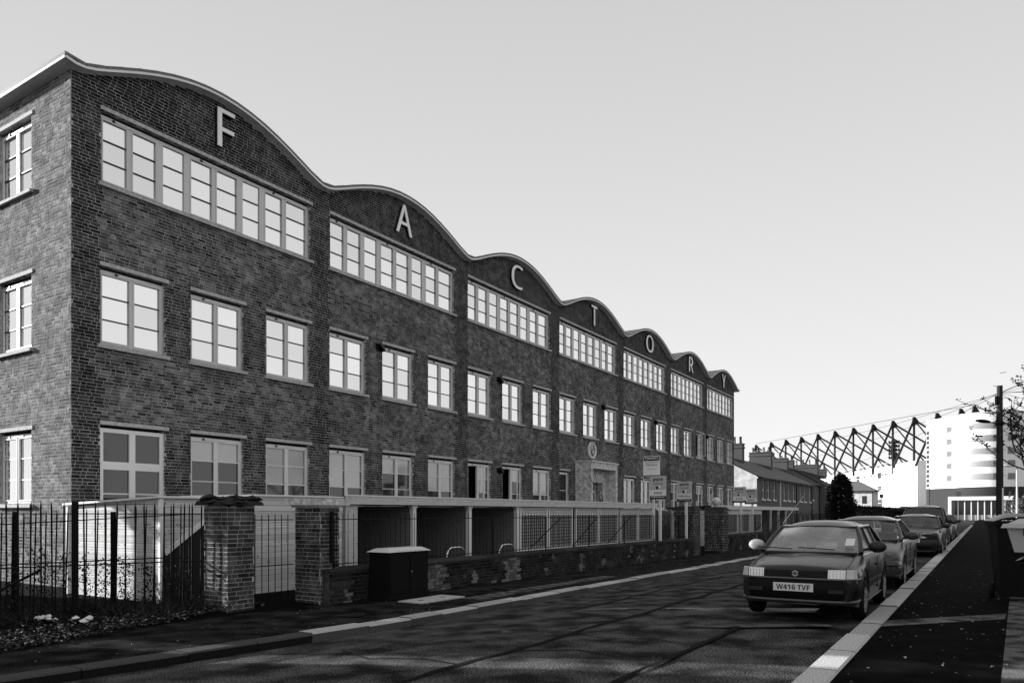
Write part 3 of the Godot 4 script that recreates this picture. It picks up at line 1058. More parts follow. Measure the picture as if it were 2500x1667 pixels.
func build_stores() -> void:
	var gy := left_ground(9)
	# bin store: pale boarded box right by the building's corner
	var s := street_thing("bin_store", "pale timber boarded bin store with low flat roof behind iron fence", "shed", -12.3)
	var core := mb()
	hull(core, [Vector3(7.78, gy, -3.1), Vector3(7.78, gy, -0.03), Vector3(9.7, gy, -0.03), Vector3(9.7, gy, -3.1)], [Vector3(7.78, E + 0.14, -3.1), Vector3(7.78, E + 0.25, -0.03), Vector3(9.7, E + 0.25, -0.03), Vector3(9.7, E + 0.14, -3.1)])
	obj("frame", core, M.timber_dark, s)
	planks(s, 0.0, 3.13, gy + 0.03, E + 0.14, E + 0.26, Transform3D(Basis(Vector3.UP, -PI / 2), Vector3(7.76, 0, -3.13)))
	planks(s, 7.76, 9.7, E - 0.72, E + 0.26, E + 0.26, Transform3D())
	for p in [[7.74, 0.0], [7.74, -3.13]]:
		bx("corner_board", Vector3(p[0] - 0.03, gy, p[1] - 0.03), Vector3(p[0] + 0.035, E + (0.25 if p[1] > -1 else 0.13), p[1] + 0.03), M.white_trim, s)
	var rf := mb()
	hull(rf, [Vector3(7.68, E + 0.15, -3.25), Vector3(7.68, E + 0.265, 0.06), Vector3(9.74, E + 0.265, 0.06), Vector3(9.74, E + 0.15, -3.25)], [Vector3(7.68, E + 0.19, -3.25), Vector3(7.68, E + 0.3, 0.06), Vector3(9.74, E + 0.3, 0.06), Vector3(9.74, E + 0.19, -3.25)])
	obj("roof", rf, M.white_trim, s)
	var dg := mb()
	bar(dg, Vector3(7.8, E - 0.72, 0.03), Vector3(9.0, E + 0.14, 0.03), 0.03, 0.09)
	obj("sloping_board", dg, M.white_trim, s)
	var lowd := mb()
	prism(lowd, [Vector2(7.78, gy), Vector2(9.7, gy), Vector2(9.7, E + 0.2), Vector2(9.08, E + 0.2), Vector2(7.78, E - 0.75)], 0.006, 0.02)
	obj("dark_recess_sheet", lowd, M.interior, s)  # flat dark sheet painted in for the shaded recess below the board
	rebase(s, 7.75, gy)
	# screen of pale boards seen through the gate
	var sc := street_thing("board_screen", "pale grey horizontal board screen behind the iron gate", "screen", -12.28)
	bx("frame", Vector3(9.74, gy, -2.4), Vector3(12.14, E + 0.3, -0.03), M.timber_dark, sc)
	planks(sc, 9.73, 12.15, gy + 0.02, E + 0.33, E + 0.33, Transform3D())
	bx("coping_board", Vector3(9.72, E + 0.335, -2.45), Vector3(12.17, E + 0.37, 0.05), M.white_trim, sc)
	rebase(sc, 9.73, gy)
	cycle_store("cycle_store", "long pale timber cycle store with open bays and trellis panels", 12.25, 31.0, [14.65, 17.08, 19.62], [[19.75, 21.47], [21.56, 23.25], [23.5, 25.35], [25.43, 27.13], [27.35, 29.06], [29.18, 30.9]], 4.4, left_ground(20))
	cycle_store("cycle_store", "farther timber cycle store beyond the ball topped pillars with trellis first", 38.9, 60.5, [52.2, 54.5, 56.8], [[39.0, 41.4], [41.6, 44.0], [44.2, 46.7], [46.9, 49.6]], 4.4, left_ground(48))
	# cycle stands: steel hoops in the open bays
	for u in [15.9, 18.4, 13.4]:
		var h := street_thing("cycle_stand", "", "cycle stand", -11.9, "steel cycle hoops in the open bays")
		h.set_meta("label", {15.9: "bright steel cycle hoop in the middle open bay of the cycle store", 18.4: "bright steel cycle hoop in the open bay beside the trellis", 13.4: "steel cycle hoop in the open bay behind the black cabinet"}[u])
		var st := mb()
		var y := left_ground(u)
		var pts := [Vector3(u - 0.4, y, 0), Vector3(u - 0.4, y + 0.45, 0)]
		for k in 7:
			var a := PI - PI * 0.5 * k / 6.0
			pts.append(Vector3(u - 0.15 + 0.25 * cos(a), y + 0.5 + 0.25 * sin(a), 0))
		for k in 7:
			var a := PI * 0.5 - PI * 0.5 * k / 6.0
			pts.append(Vector3(u + 0.15 + 0.25 * cos(a), y + 0.5 + 0.25 * sin(a), 0))
		pts.append(Vector3(u + 0.4, y, 0))
		tube(st, pts, 0.025, 0.025, 8)
		obj("hoop", st, M.steel, h)
		for x in [-0.4, 0.4]:
			bx("foot_plate", Vector3(u + x - 0.06, y + 0.02, -0.06), Vector3(u + x + 0.06, y + 0.035, 0.06), M.steel, h)
		rebase(h, u, y)

func cycle_store(called: String, label: String, a: float, b: float, posts: Array, panels: Array, depth: float, gy: float) -> void:
	var s := street_thing(called, label, "cycle store", -12.3)
	var d := 2.2
	bx("back_wall", Vector3(a, gy, -d), Vector3(b, E + 0.12, -d + 0.05), M.timber_dark, s)
	planks(s, 0.0, d - 0.05, gy + 0.02, E + 0.2, E + 0.2, Transform3D(Basis(Vector3.UP, -PI / 2), Vector3(a, 0, -d + 0.05)))
	bx("end_wall", Vector3(a + 0.022, gy, -d + 0.051), Vector3(a + 0.05, E + 0.2, -0.06), M.timber, s)
	bx("corner_board", Vector3(a - 0.02, gy, -0.055), Vector3(a + 0.36, E + 0.19, 0.02), M.timber, s)
	# partitions between the bays
	for p in posts:
		bx("partition", Vector3(p - 0.02, gy, -d + 0.06), Vector3(p + 0.02, E + 0.17, -0.1), M.timber_grey, s)
		bx("post", Vector3(p - 0.06, gy - 0.05, -0.09), Vector3(p + 0.06, E + 0.13, 0.03), M.white_trim, s)
		bx("post_head", Vector3(p - 0.11, E + 0.131, -0.1), Vector3(p + 0.11, E + 0.19, 0.035), M.white_trim, s)
	var rf := mb()
	hull(rf, [Vector3(a - 0.1, E + 0.2, -d - 0.2), Vector3(a - 0.1, E + 0.3, 0.1), Vector3(b + 0.1, E + 0.3, 0.1), Vector3(b + 0.1, E + 0.2, -d - 0.2)], [Vector3(a - 0.1, E + 0.3, -d - 0.2), Vector3(a - 0.1, E + 0.4, 0.1), Vector3(b + 0.1, E + 0.4, 0.1), Vector3(b + 0.1, E + 0.3, -d - 0.2)])
	obj("roof", rf, M.felt, s)
	var u := a - 0.11
	while u < b:   # fascia boards, end to end
		var e := minf(u + 3.1, b + 0.11)
		bx("fascia_board", Vector3(u, E + 0.2, 0.101), Vector3(e - 0.006, E + 0.385, 0.125), [M.timber_pale, M.timber, M.timber_pale][int(u) % 3], s)
		u += 3.1
	bx("drip_edge", Vector3(a - 0.12, E + 0.386, 0.08), Vector3(b + 0.12, E + 0.415, 0.14), M.white_trim, s)
	for p in panels:
		var w: float = p[1] - p[0]
		var y0 := E - 1.16
		for x in [p[0], p[1] - 0.05]:
			bx("panel_stile", Vector3(x, y0 - 0.1, -0.03), Vector3(x + 0.05, E + 0.19, 0.04), M.white_trim, s)
		bx("bottom_rail", Vector3(p[0] + 0.051, y0 - 0.04, -0.028), Vector3(p[1] - 0.051, y0 + 0.02, 0.038), M.white_trim, s)
		bx("middle_rail", Vector3(p[0] + 0.051, E - 0.07, -0.028), Vector3(p[1] - 0.051, E - 0.03, 0.038), M.white_trim, s)
		for k in 2:
			bx("louvre", Vector3(p[0] + 0.051, E + 0.015 + k * 0.09, -0.02), Vector3(p[1] - 0.051, E + 0.07 + k * 0.09, 0.02), M.timber, s)
		bx("backing", Vector3(p[0] + 0.06, y0 + 0.021, -0.05), Vector3(p[1] - 0.06, E + 0.185, -0.03), M.timber_pale, s)
		var n := int(w / 0.125)
		for k in range(1, n):
			var x: float = p[0] + 0.05 + (w - 0.1) * k / n
			bx("upright_lath", Vector3(x - 0.012, y0 + 0.021, 0.0), Vector3(x + 0.012, E - 0.071, 0.012), M.lath, s)
		for k in range(1, 10):
			var y := lerpf(y0 + 0.02, E - 0.07, k / 10.0)
			bx("cross_lath", Vector3(p[0] + 0.051, y - 0.012, 0.013), Vector3(p[1] - 0.051, y + 0.012, 0.025), M.lath, s)
	rebase(s, a, gy)

# ---------------------------------------------------------------- street furniture
func build_cabinet() -> void:
	var y := left_ground(11)
	var c := street_thing("street_cabinet", "black steel street cabinet with ribbed pale lid against boundary wall", "cabinet", -9.35)
	var h := E - 0.74
	bx("body", Vector3(10.43, y, -0.5), Vector3(11.57, h, 0.0), M.cab_black, c)
	bx("plinth", Vector3(10.4, y - 0.05, -0.52), Vector3(11.6, y + 0.1, 0.02), M.cab_black, c)
	for x in [[10.46, 10.985], [11.015, 11.54]]:
		bx("door", Vector3(x[0], y + 0.14, 0.001), Vector3(x[1], h - 0.05, 0.012), M.cab_black, c)
	bx("lock", Vector3(11.05, y + 0.5, 0.012), Vector3(11.075, y + 0.53, 0.022), M.steel, c)
	var lid := mb()
	hull(lid, [Vector3(10.38, h, -0.54), Vector3(10.38, h, 0.04), Vector3(11.62, h, 0.04), Vector3(11.62, h, -0.54)], [Vector3(10.5, h + 0.07, -0.4), Vector3(10.5, h + 0.07, -0.1), Vector3(11.5, h + 0.07, -0.1), Vector3(11.5, h + 0.07, -0.4)])
	obj("lid", lid, M.cab_lid, c)
	for k in 9:
		var x := 10.56 + k * 0.11
		var r := mb()
		bar(r, Vector3(x, h + 0.073, -0.25), Vector3(x + 0.03, h + 0.012, 0.03), 0.05, 0.012)
		obj("lid_rib", r, M.cab_lid, c)
	rebase(c, 11.0, y)

func board_sign(called: String, label: String, u: float, v: float, w: float, y0: float, y1: float, kind: int, status: String, turn := -0.12) -> void:
	var gy := left_ground(u)
	var s := thing(called, label, "sign", P(u, v, gy), turn)
	var b := y0 - gy
	var t := y1 - gy
	bx("post", Vector3(-0.045 + 0.06, 0.0, -0.09), Vector3(0.045 + 0.06, t - 0.1, -0.02), M.white_trim, s)
	var m: Material = M.board_grey if kind == 1 else M.board_white
	bx("board", Vector3(-w / 2, b, -0.012), Vector3(w / 2, t, 0.0), m, s)
	var H := t - b
	if kind == 1:
		bx("white_band", Vector3(-w / 2, b + 0.14 * H, 0.001), Vector3(w / 2, b + 0.4 * H, 0.004), M.board_white, s)
		bx("black_band", Vector3(-w / 2, b, 0.001), Vector3(w / 2, b + 0.14 * H, 0.0045), M.black_paint, s)
		txt("lettering", "pure", Vector3(0, b + 0.83 * H, 0.004), w * 0.6, 0.16 * H, 0.004, M.black_paint, s, "Droid Sans", true)
		txt("lettering", "residential", Vector3(0, b + 0.68 * H, 0.004), w * 0.58, 0.07 * H, 0.003, M.text_grey, s)
		var dk := mb()
		lathe(dk, [Vector2(0.0001, 0.006), Vector2(0.065 * H, 0.006), Vector2(0.066 * H, 0.0)], 20, Transform3D(Basis(Vector3.RIGHT, PI / 2), Vector3(-0.05 * w, b + 0.5 * H, 0.001)))
		obj("black_dot", dk, M.black_paint, s)
		var dw := mb()
		lathe(dw, [Vector2(0.0001, 0.004), Vector2(0.06 * H, 0.004), Vector2(0.061 * H, 0.0)], 20, Transform3D(Basis(Vector3.RIGHT, PI / 2), Vector3(0.07 * w, b + 0.5 * H, 0.001)))
		obj("white_dot", dw, M.board_white, s)
		txt("lettering", status, Vector3(0, b + 0.27 * H, 0.006), w * (0.5 if status.length() < 5 else 0.84), 0.09 * H, 0.004, M.black_paint, s, "Droid Sans", true)
		txt("lettering", "01603 618 618", Vector3(0, b + 0.09 * H, 0.006), w * 0.8, 0.05 * H, 0.003, M.board_white, s, "Droid Sans", true)
	else:
		bx("black_band", Vector3(-w / 2 + 0.02, t - 0.2 * H, 0.001), Vector3(w / 2 - 0.02, t - 0.02, 0.004), M.black_paint, s)
		bx("black_band", Vector3(-w / 2 + 0.02, b + 0.025, 0.001), Vector3(w / 2 - 0.02, b + 0.18 * H, 0.004), M.black_paint, s)
		txt("lettering", "Pymm&Co", Vector3(0, t - 0.1 * H, 0.006), w * 0.8, 0.13 * H, 0.003, M.board_white, s, "Droid Serif", true)
		txt("lettering", "APARTMENTS", Vector3(0, t - 0.27 * H, 0.003), w * 0.82, 0.055 * H, 0.003, M.text_grey, s, "Droid Serif")
		txt("lettering", "FOR SALE", Vector3(0, t - 0.38 * H, 0.003), w * 0.7, 0.08 * H, 0.003, M.text_grey, s, "Droid Serif", true)
		txt("lettering", "At The Factory", Vector3(0, t - 0.56 * H, 0.003), w * 0.6, 0.05 * H, 0.003, M.text_grey, s, "Droid Serif")
		txt("lettering", "01603 305805", Vector3(0, b + 0.11 * H, 0.006), w * 0.76, 0.07 * H, 0.003, M.board_white, s, "Droid Serif", true)

func build_signs() -> void:
	board_sign("estate_board", "white agent board with black bands reading apartments for sale", 26.2, -10.5, 0.66, E + 1.25, E + 2.12, 0, "", 0.0)
	board_sign("estate_board", "grey agent board reading sold in front of the tall white board", 25.7, -10.05, 0.66, E + 0.5, E + 1.34, 1, "SOLD")
	board_sign("estate_board", "grey agent board reading for sale in front of a stone ball", 28.65, -10.1, 0.64, E + 0.45, E + 1.25, 1, "FOR SALE")
	board_sign("estate_board", "grey agent board reading sold nearer the ball topped pillar", 36.9, -10.2, 0.66, E + 0.5, E + 1.28, 1, "SOLD")
	board_sign("estate_board", "grey agent board reading sold nearer the terraced houses", 39.05, -10.2, 0.66, E + 0.45, E + 1.24, 1, "SOLD")

func wheelie(at: Vector3, label: String, turn: float) -> Node3D:
	var b := thing("wheelie_bin", label, "bin", at, turn)
	var st := mb()
	hull(st, [Vector3(-0.21, 0.12, -0.26), Vector3(-0.21, 0.06, 0.24), Vector3(0.21, 0.06, 0.24), Vector3(0.21, 0.12, -0.26)], [Vector3(-0.28, 1.0, -0.36), Vector3(-0.28, 1.0, 0.34), Vector3(0.28, 1.0, 0.34), Vector3(0.28, 1.0, -0.36)])
	obj("body", st, M.bin_black, b)
	var rim := mb()
	hull(rim, [Vector3(-0.31, 0.98, -0.39), Vector3(-0.31, 0.98, 0.37), Vector3(0.31, 0.98, 0.37), Vector3(0.31, 0.98, -0.39)], [Vector3(-0.31, 1.03, -0.39), Vector3(-0.31, 1.03, 0.37), Vector3(0.31, 1.03, 0.37), Vector3(0.31, 1.03, -0.39)])
	obj("rim", rim, M.bin_black, b)
	var lid := mb()
	lid.set_smooth_group(1)
	var rows := []
	for i in 9:
		var x := lerpf(-0.32, 0.32, i / 8.0)
		var r := []
		for k in 7:
			var z := lerpf(-0.42, 0.4, k / 6.0)
			r.append(Vector3(x, 1.035 + 0.1 * (1.0 - pow(absf(x) / 0.32, 2.6)) * (1.0 - 0.5 * pow(absf(z) / 0.42, 3.0)), z))
		rows.append(r)
	for i in 8:
		for k in 6:
			quad(lid, rows[i][k], rows[i][k + 1], rows[i + 1][k + 1], rows[i + 1][k])
	obj("lid", lid, M.bin_lid, b)
	var hd := mb()
	tube(hd, [Vector3(-0.26, 1.02, -0.42), Vector3(-0.26, 1.06, -0.47), Vector3(0.26, 1.06, -0.47), Vector3(0.26, 1.02, -0.42)], 0.016, 0.016, 8)
	obj("handle", hd, M.bin_black, b)
	for x in [-0.24, 0.24]:
		var w := mb()
		lathe(w, [Vector2(0.0001, -0.025), Vector2(0.1, -0.025), Vector2(0.1, 0.025), Vector2(0.0001, 0.025)], 18, Transform3D(Basis(Vector3(0, 0, 1), PI / 2), Vector3(x, 0.1, -0.28)))
		obj("wheel", w, M.rubber, b)
	return b

func build_bins() -> void:
	wheelie(P(14.3, 0.42, 0.11), "black wheelie bin with domed lid nearest the kerb on pavement", 0.15).scale = Vector3(1.15, 1.22, 1.15)
	wheelie(P(16.6, 0.95, 0.11), "black wheelie bin standing behind the other two bins", 0.3).scale = Vector3(1.1, 1.22, 1.1)
	var low := wheelie(P(10.9, 0.68, 0.11), "black wheelie bin under the pale recycling box", -0.1)
	low.scale = Vector3(1.05, 0.8, 1.05)
	var r := thing("recycling_box", "pale grey lidded recycling box on top of black wheelie bin", "box", P(10.9, 0.64, 0.11 + 0.92), -0.2)
	var st := mb()
	hull(st, [Vector3(-0.3, 0, -0.22), Vector3(-0.3, 0, 0.22), Vector3(0.3, 0, 0.22), Vector3(0.3, 0, -0.22)], [Vector3(-0.37, 0.3, -0.28), Vector3(-0.37, 0.3, 0.28), Vector3(0.37, 0.3, 0.28), Vector3(0.37, 0.3, -0.28)])
	obj("body", st, M.box_pale, r)
	var lid := mb()
	hull(lid, [Vector3(-0.42, 0.29, -0.33), Vector3(-0.42, 0.29, 0.33), Vector3(0.42, 0.29, 0.33), Vector3(0.42, 0.29, -0.33)], [Vector3(-0.4, 0.34, -0.31), Vector3(-0.4, 0.34, 0.31), Vector3(0.4, 0.34, 0.31), Vector3(0.4, 0.34, -0.31)])
	hull(lid, [Vector3(-0.36, 0.34, -0.28), Vector3(-0.36, 0.34, 0.28), Vector3(0.36, 0.34, 0.28), Vector3(0.36, 0.34, -0.28)], [Vector3(-0.26, 0.4, -0.2), Vector3(-0.26, 0.4, 0.2), Vector3(0.26, 0.4, 0.2), Vector3(0.26, 0.4, -0.2)])
	obj("lid", lid, M.box_pale, r)
	bx("clip", Vector3(-0.2, 0.2, 0.262), Vector3(-0.17, 0.29, 0.29), M.black_paint, r)

func build_poles() -> void:
	# telegraph pole with a street light bracketed to it
	var p := thing("telegraph_pole", "tall dark timber telegraph pole with fanned wires beside the bins", "pole", P(43.0, 0.62, 0.1))
	var st := mb()
	tube(st, [Vector3(0, -0.2, 0), Vector3(0, 4, 0), Vector3(0.0, E + 6.05, 0)], 0.17, 0.125, 12)
	obj("shaft", st, M.dark_wood, p)
	for k in 9:
		var y := 3.2 + k * 0.62
		var s := mb()
		var sd := 1.0 if k % 2 == 0 else -1.0
		tube(s, [Vector3(0, y, 0), Vector3(0.27 * sd, y + 0.01, 0.05)], 0.012, 0.012, 5)
		obj("step", s, M.iron, p)
	bx("terminal_box", Vector3(-0.2, E + 5.15, -0.2), Vector3(-0.1, E + 5.55, 0.2), M.iron, p)
	bx("cable_guard", Vector3(0.09, 0.1, 0.13), Vector3(0.16, 2.6, 0.18), M.steel, p)
	var ends := [P(8, 9, 8), P(14, 12, 9), P(25, 14, 8.5), P(33, 13, 7), P(40, 16, 7.5), P(60, 14, 6), P(75, 9, 6), P(62, -15.7, 6.4), P(75, -15.7, 6.4), P(95, -15.7, 6.2)]
	for e in ends:
		var w := mb()
		var a := Vector3(0, E + 5.7, 0)
		var b: Vector3 = e - p.position
		var pts := []
		for i in 9:
			var t := i / 8.0
			pts.append(a.lerp(b, t) - Vector3(0, 0.35 * 4 * t * (1 - t), 0))
		tube(w, pts, 0.011, 0.011, 4)
		obj("wire", w, M.iron, p)
	var l := thing("street_light", "dark street light lantern bracketed to the telegraph pole", "street light", P(43.0, 0.62, E + 4.35))
	lantern(l, Vector3(-0.15, 0.0, 0.1), Vector3(-0.95, 0.12, 0.35), M.iron)
	var cb := mb()
	box(cb, Vector3(-0.19, -0.1, -0.19), Vector3(0.19, -0.02, 0.19))
	obj("clamp", cb, M.iron, l)
	# lamp columns towards the hotel, as pale steel poles
	var cols := [
		[72.0, 2.2, 5.2, -1, "pale steel lamp column beside the telegraph pole", true],
		[150.0, -22.0, 9.3, 1, "pale lamp column in front of the white stand wall", true],
		[120.0, -22.6, 7.6, 0, "thin dark pole in front of the white stand near the conifer", false],
		[135.0, -17.2, 6.6, 0, "thin dark pole with a small box before the stand", false],
		[110.0, -11.6, 4.0, 0, "short post with a dark sign head before the stand", false],
		[95.0, 1.6, 4.6, 0, "white post by the hotel entrance", false],
		[74.0, 3.3, 5.4, 0, "pale wooden post among the right hand shrubs", false]]
	for c in cols:
		var o := thing("lamp_column" if c[5] else "post", c[4], "lamp post" if c[5] else "post", P(c[0], c[1], 0.0))
		var m: Material = M.iron if "dark" in c[4] and not c[5] else M.steel_pale
		var s := mb()
		tube(s, [Vector3(0, -0.2, 0), Vector3(0, c[2], 0)], 0.09, 0.055, 8)
		obj("shaft", s, m, o)
		if c[5]:
			lantern(o, Vector3(0, c[2], 0), Vector3(-1.1 if c[3] < 0 else 1.3, c[2] + 0.1, 0.3), M.steel_pale)
		if "sign head" in c[4]:
			bx("sign_head", Vector3(-0.22, c[2] - 0.5, -0.1), Vector3(0.22, c[2], 0.1), M.iron, o)
		if "small box" in c[4]:
			bx("box", Vector3(-0.15, c[2] * 0.78, -0.15), Vector3(0.15, c[2] * 0.78 + 0.35, 0.15), M.iron, o)

func lantern(o: Node3D, a: Vector3, b: Vector3, m: Material) -> void:
	var st := mb()
	tube(st, [a, a.lerp(b, 0.45)], 0.03, 0.03, 6)
	obj("arm", st, m, o)
	var d := (b - a).normalized()
	var s := mb()
	s.set_smooth_group(1)
	var up := Vector3.UP
	var q := d.cross(up).normalized()
	var rings := []
	for i in 8:
		var t := i / 7.0
		var c := a.lerp(b, 0.3 + 0.75 * t)
		var r := 0.16 * pow(sin(PI * (0.12 + 0.8 * t)), 0.6)
		var ring := []
		for k in 8:
			var an := TAU * k / 8
			ring.append(c + q * cos(an) * r + up * sin(an) * r * (0.75 if sin(an) > 0 else 0.4))
		rings.append(ring)
	for i in 7:
		for k in 8:
			quad(s, rings[i][k], rings[i][(k + 1) % 8], rings[i + 1][(k + 1) % 8], rings[i + 1][k])
	obj("lantern", s, m, o)

# ---------------------------------------------------------------- cars
# A car stands with its nose at local z = 0 and its tail towards -z. d holds its measures.
func car_body(root: Node3D, d: Dictionary) -> void:
	var L: float = d.len
	var W: float = d.wid * 0.5
	var R: float = d.wheel
	var wz := [d.front_axle, d.rear_axle]
	var st := mb()
	var ts := []
	var t := 0.0
	while t < L:
		ts.append(t)
		t += 0.03 if t < 0.3 or t > L - 0.3 else 0.06
	ts.append(L)
	var rings := []
	for x in ts:
		var nose := clampf(1.0 - x / 0.42, 0, 1)
		var tail := clampf(1.0 - (L - x) / 0.35, 0, 1)
		var w: float = W - d.nose_in * pow(nose, 2.4) - 0.1 * pow(tail, 2.2)
		var yb: float = 0.2 + 0.06 * nose + 0.1 * tail
		var ya := yb
		for z in wz:
			var q: float = absf(x - z)
			if q < R + 0.06:
				ya = maxf(ya, R + sqrt((R + 0.06) * (R + 0.06) - q * q))
		var top: float
		if x < d.cowl:
			var s: float = x / d.cowl
			top = lerpf(d.nose_h, d.cowl_h, pow(s, 0.75)) - 0.07 * pow(clampf(1.0 - x / 0.12, 0, 1), 2)
		elif x > d.deck:
			top = lerpf(d.belt, d.tail_h, clampf((x - d.deck) / (L - d.deck), 0, 1)) - 0.05 * tail * tail
		else:
			top = lerpf(d.cowl_h, d.belt, clampf((x - d.cowl) / 1.0, 0, 1))
		var belt := minf(top - 0.025, lerpf(d.nose_h - 0.03, d.belt - 0.02, clampf(x / d.cowl, 0, 1)))
		var ml := maxf(ya + 0.01, 0.46)
		ring_add(rings, [Vector2(0, yb), Vector2(w - 0.28, yb), Vector2(w - 0.28, ya), Vector2(w - 0.03, ya), Vector2(w, maxf(ml, ya + 0.012)), Vector2(w - 0.004, lerpf(ml, belt, 0.55)), Vector2(w - 0.035, belt - 0.06), Vector2(w - 0.085, belt), Vector2(w * 0.62, top - 0.006), Vector2(0, top + 0.012)], x)
	for i in rings.size() - 1:
		for k in 9:
			st.set_smooth_group(1 if k >= 3 else -1)
			for sgn in [1.0, -1.0]:
				var f := Vector3(sgn, 1, 1)
				var q := [rings[i][k] * f, rings[i][k + 1] * f, rings[i + 1][k + 1] * f, rings[i + 1][k] * f]
				if sgn < 0:
					q.reverse()
				quad(st, q[0], q[1], q[2], q[3])
	st.set_smooth_group(-1)
	for e in [0, rings.size() - 1]:
		for k in range(1, 9):
			for sgn in [1.0, -1.0]:
				var f := Vector3(sgn, 1, 1)
				tri(st, rings[e][0] * f, rings[e][k] * f, rings[e][k + 1] * f)
	obj("body", st, d.paint, root)
	bx("underside", Vector3(-W + 0.2, 0.22, -L + 0.3), Vector3(W - 0.2, 0.42, -0.35), M.black_paint, root)
	# greenhouse: pillars, roof, glass
	var b0: float = d.cowl - 0.02
	var b1: float = d.roof0
	var r1: float = d.roof1
	var b2: float = d.tail_glass
	var wb := W - 0.09
	var wt: float = W - d.tumble
	var hy: float = d.belt - 0.02
	var ry: float = d.roof_h - 0.095
	var lo := [Vector3(-wb, d.cowl_h - 0.02, -b0), Vector3(wb, d.cowl_h - 0.02, -b0), Vector3(wb, hy, -b2), Vector3(-wb, hy, -b2)]
	var hi := [Vector3(-wt, ry, -b1), Vector3(wt, ry, -b1), Vector3(wt - 0.02, ry, -r1), Vector3(-wt + 0.02, ry, -r1)]
	var rf := mb()
	rf.set_smooth_group(1)
	var N := 12
	var grid := []
	for i in N + 1:
		var row := []
		for k in N + 1:
			var a := i / float(N)
			var c := k / float(N)
			var x := lerpf(-1, 1, c)
			var base: Vector3 = hi[0].lerp(hi[1], c).lerp(hi[3].lerp(hi[2], c), a)
			base.y += 0.105 * (1.0 - pow(absf(x), 3.2)) * (1.0 - 0.75 * pow(absf(lerpf(-1, 1, a)), 4.0))
			base.z += 0.07 * (1.0 - x * x) * (1.0 - a)
			row.append(base)
		grid.append(row)
	for i in N:
		for k in N:
			quad(rf, grid[i][k], grid[i][k + 1], grid[i + 1][k + 1], grid[i + 1][k])
	obj("roof", rf, d.paint, root)
	for sgn in [-1.0, 1.0]:
		var f := Vector3(sgn, 1, 1)
		var pl := mb()
		tube(pl, [lo[1] * f, lerp(lo[1], hi[1], 0.5) * f + Vector3(sgn * 0.02, 0.012, 0), hi[1] * f], 0.036, 0.032, 6)
		tube(pl, [hi[1] * f, hi[2] * f], 0.032, 0.032, 6)
		tube(pl, [hi[2] * f, lo[2] * f], 0.04, 0.055, 6)
		obj("pillar", pl, d.paint, root)
		for z in d.posts:
			var tt: float = (z - b0) / (b2 - b0)
			var bpost := mb()
			bar(bpost, lerp(lo[1], lo[2], tt) * f, lerp(hi[1], hi[2], clampf((z - b1) / (r1 - b1), 0, 1)) * f, 0.03, 0.07, Vector3(0, 0, 1))
			obj("pillar", bpost, M.black_paint if z != d.posts.back() else d.paint, root)
		var sg := mb()
		quad(sg, lo[1] * f * Vector3(0.985, 1, 1), hi[1] * f * Vector3(0.985, 1, 1), hi[2] * f * Vector3(0.985, 1, 1), lo[2] * f * Vector3(0.985, 1, 1))
		obj("side_glass", sg, d.glass, root)
	var ws := mb()
	ws.set_smooth_group(1)
	for i in 8:
		for k in 4:
			var q := []
			for p in [[i, k], [i, k + 1], [i + 1, k + 1], [i + 1, k]]:
				var c: float = p[0] / 8.0
				var x := lerpf(-1, 1, c)
				var v: Vector3 = lo[0].lerp(lo[1], c).lerp(hi[0].lerp(hi[1], c), p[1] / 4.0)
				v.z += 0.1 * (1 - x * x)
				v.y += 0.005
				q.append(v)
			quad(ws, q[0], q[1], q[2], q[3])
	obj("windscreen", ws, d.glass, root)
	var hd := mb()
	bar(hd, hi[0] + Vector3(0.02, 0.005, 0.04), hi[1] + Vector3(-0.02, 0.005, 0.04), 0.07, 0.03)
	obj("header_rail", hd, M.black_paint, root)
	var rg := mb()
	quad(rg, lo[3], hi[3], hi[2], lo[2])
	obj("rear_glass", rg, d.glass, root)
	var ck := mb()
	bar(ck, lo[0] + Vector3(0.05, 0.0, 0.1), lo[1] + Vector3(-0.05, 0.0, 0.1), 0.12, 0.03)
	obj("cowl", ck, M.black_paint, root)
	for s in [[-0.25, 0.5], [0.35, 0.55]]:
		var wp := mb()
		var a := Vector3(s[0], d.cowl_h + 0.03, -d.cowl + 0.1)
		bar(wp, a, a + Vector3(-0.5, 0.025, 0.03), 0.02, 0.015)
		obj("wiper", wp, M.black_paint, root)
	# inside
	for x in [-0.36, 0.36]:
		var seat := mb()
		hull(seat, [Vector3(x - 0.22, 0.5, -b1 - 0.55), Vector3(x - 0.22, 0.5, -b1 - 0.42), Vector3(x + 0.22, 0.5, -b1 - 0.42), Vector3(x + 0.22, 0.5, -b1 - 0.55)], [Vector3(x - 0.18, 1.06, -b1 - 0.72), Vector3(x - 0.18, 1.06, -b1 - 0.6), Vector3(x + 0.18, 1.06, -b1 - 0.6), Vector3(x + 0.18, 1.06, -b1 - 0.72)])
		box(seat, Vector3(x - 0.12, 1.07, -b1 - 0.74), Vector3(x + 0.12, 1.22, -b1 - 0.64))
		obj("seat", seat, d.seat, root)
	bx("dashboard", Vector3(-wb + 0.06, 0.6, -b1 + 0.02), Vector3(wb - 0.06, d.cowl_h + 0.01, -b0 - 0.05), M.black_paint, root)
	var sw := mb()
	var ringp := []
	for k in 17:
		var an := TAU * k / 16
		ringp.append(Vector3(-0.36 + 0.18 * cos(an), d.cowl_h + 0.0 + 0.15 * sin(an), -b1 + 0.0 - 0.08 * sin(an)))
	tube(sw, ringp, 0.016, 0.016, 6)
	obj("steering_wheel", sw, M.black_paint, root)
	bx("rear_mirror", Vector3(-0.12, ry - 0.13, -b1 + 0.03), Vector3(0.12, ry - 0.06, -b1 + 0.05), M.black_paint, root)
